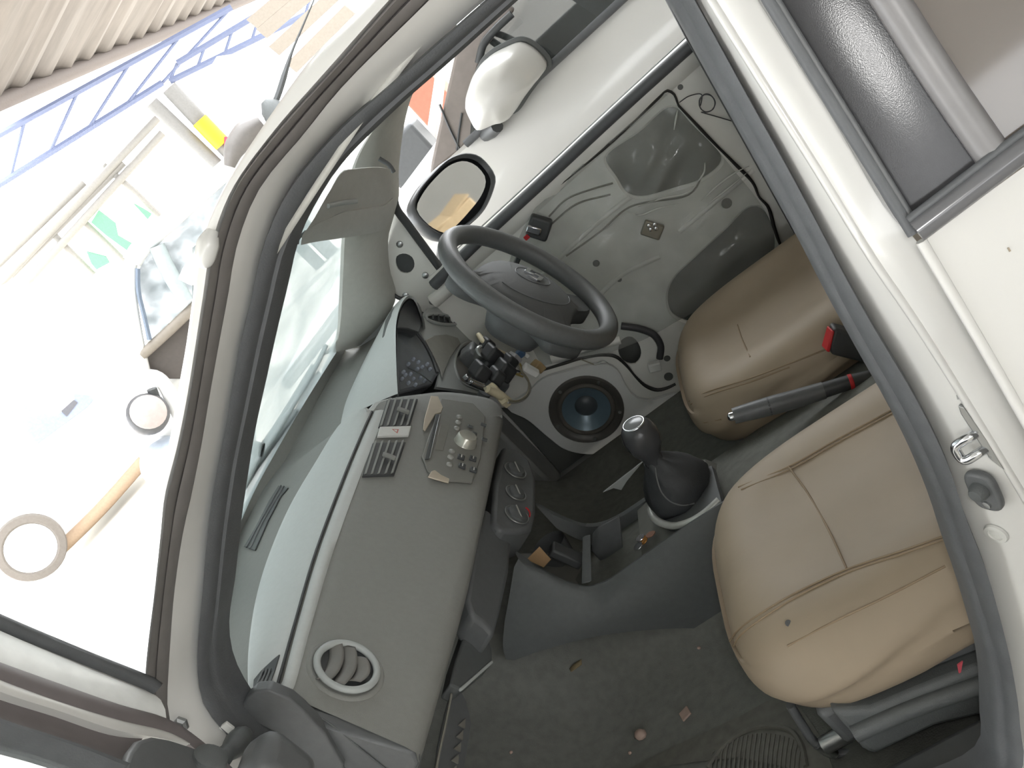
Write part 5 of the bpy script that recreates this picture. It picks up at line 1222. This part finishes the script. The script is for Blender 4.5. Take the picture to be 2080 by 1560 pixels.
for path in [[(893, 212), (912, 258), (934, 304)], [(938, 230), (932, 270), (928, 306)]]:
    tube('pillar_joint', [UY(*p, YN + .058) for p in path], .004, DEEP, fpl, 10, 6)
tube('pillar_gasket', [UY(*p, YN + .05) for p in [(972, 128), (982, 90), (1006, 60), (1040, 28)]], .012, DEEP, cn, 14, 8)
plate('front_glass', [Vector((-.36, YN + .08, .99)), Vector((.25, YN + .22, 1.44)), Vector((.25, YN + 1.1, 1.46)), Vector((-.40, YN + 1.2, .99))], (-.004, 0, .003), glassmat('pale_front_glass', (190, 198, 192), .5, .06), cn)
plate('roof_panel', [Vector((.2, YN + .2, 1.44)), Vector((1.5, YN + .2, 1.46)), Vector((1.5, YN + 1.1, 1.46)), Vector((.2, YN + 1.1, 1.46))], (0, 0, .03), PAINT, cn, .01)
box('front_seat', (.42, YN + .45, .85), (.12, .42, .6), BLACKP, cn, ((1, 0, .3), (0, 1, 0), (-.3, 0, 1)), .05, 4)
box('dashboard_mass', (-.30, YN + .65, .90), (.25, 1.0, .16), mat('grey_green_dash', (140, 144, 138), .6), cn, None, .04, 3)
box('far_side_trim', (.5, YN + 1.25, .70), (1.6, .05, .55), DEEP, cn, None, .01)
wn = lathe('cabin_wheel_ring', [(.17 + .014 * math.cos(a), .014 * math.sin(a)) for a in np.linspace(0, 2 * math.pi, 9)], (-.02, YN + .95, 1.0), (.9, 0, .35), BLACKP, cn, 30, 60)
mo2 = [(1044, 101), (1010, 113), (983, 128), (963, 148), (950, 180), (944, 208), (955, 238), (972, 264), (990, 260), (1012, 250), (1030, 246), (1060, 205), (1085, 172), (1101, 150), (1094, 135), (1070, 112)]
fr2 = spline([UY(*p, YN - .1) for p in mo2], 48, True); c2_ = sum(fr2, Vector()) / len(fr2)
rows = []
for t, k in ((.10, .80), (.085, .97), (.05, 1.0), (0, .98), (-.05, .84), (-.08, .55), (-.09, .2)): rows.append([c2_ + (p - c2_) * k + Vector((t * .3, t, 0)) for p in fr2])
ms = gridmesh('mirror_shell', rows, PAINT, cn, True, 80)
tag(ms, 'glossy white door mirror shell')
bm = bmesh.new(); bm.from_mesh(ms.data)
bmesh.ops.holes_fill(bm, edges=[e for e in bm.edges if e.is_boundary], sides=0); bm.to_mesh(ms.data); bm.free()
tube('mirror_rim', [c2_ + (p - c2_) * .99 + Vector((.026, .085, 0)) for p in fr2], .012, DARKG, ms, 60, 6, True)
tube('mirror_foot', [UY(1010, 256, YN - .08), UY(1000, 264, YN - .04), UY(985, 275, YN)], [.02, .024, .02], DEEP, ms, 10, 10)
lathe('tyre', [(.18, -.09), (.28, -.085), (.30, 0), (.28, .085), (.18, .09)], (-.95, YN + .08, .30), (0, -1, 0), BLACKP, cn, 30, 50)
lathe('tyre', [(.18, -.09), (.28, -.085), (.30, 0), (.28, .085), (.18, .09)], (1.35, YN + .08, .30), (0, -1, 0), BLACKP, cn, 30, 50)

# plain white strip beyond the neighbour's bonnet
pst = plate('white_strip', [UY(*p, 4.2) for p in [(884, 150), (904, 138), (878, 360), (850, 380)]], (0, .12, 0), mat('plain_white_strip', (238, 236, 234), .6), None, .01)
tag(pst, 'white upright strip beyond the neighbouring bonnet', 'post')
od = box('waste_bin', Vector((UY(862, 182, 5.0).x, 5.0, .62)), (.24, .24, 1.24), mat('orange_red_plastic', (190, 110, 90), .6), None, None, .01)
tag(od, 'orange-red bin showing left of the white strip', 'bin')
sb = box('shop_bench', UY(838, 320, 4.0), (.3, .2, .3), mat('grey_bench_steel', (84, 86, 88), .5), None, None, .02)
tag(sb, 'grey steel bench glimpsed behind the driver side pillar', 'bench')

ct = thing('cardboard_carton', 'tan cardboard carton standing behind the cars, seen in the door mirror', 'carton')
CARD = mat('pale_tan_cardboard', (206, 178, 140), .8)
box('carton_body', (3.1, 1.08, .34), (.6, .30, .68), CARD, ct, None, .01)
for sy in (-1, 1): box('carton_flap', (3.1, 1.08 + sy * .08, .685), (.6, .15, .01), CARD, ct, ((1, 0, 0), (0, 1, .12 * sy), (0, -.12 * sy, 1)), .002)
# back wall of the bay, behind the photographer's right, closes the workshop
wb = plate('wall_back', [Vector((6.5, -6, 0)), Vector((6.5, 10, 0)), Vector((6.5, 10, 5)), Vector((6.5, -6, 5))], (.15, 0, 0), mat('grey_block_wall', (150, 146, 140), .9, 0, .08, 2), None, 0, 2, False)
tag(wb, 'grey rendered wall at the back of the bay', None, None, 'structure')

wn_ = plate('wall_sky_block', [Vector((-12, -8, 0)), Vector((6.5, -8, 0)), Vector((6.5, -8, 2.0)), Vector((-12, -8, 2.0))], (0, -.15, 0), mat('grey_block_wall', (150, 146, 140)), None, 0, 2, False)  # low wall added out of view; cuts the sky reaching the near side
tag(wn_, 'unseen low grey wall added to block sky on the near side', None, None, 'structure')
# ------------------------------------------------------------------ put every Empty at the base of its thing
bpy.context.view_layer.update()
for o in [o for o in COL.objects if o.type == 'EMPTY']:
    pts = []
    def walk(q):
        for c in q.children:
            if c.type == 'MESH': pts.extend([v.co for v in c.data.vertices])
            walk(c)
    walk(o)
    if not pts: continue
    A = np.array([tuple(p) for p in pts]); lo, hi = A.min(0), A.max(0)
    base = Vector(((lo[0] + hi[0]) / 2, (lo[1] + hi[1]) / 2, lo[2]))
    o.location = base
    for c in o.children: c.matrix_parent_inverse = Matrix.Translation(-base)
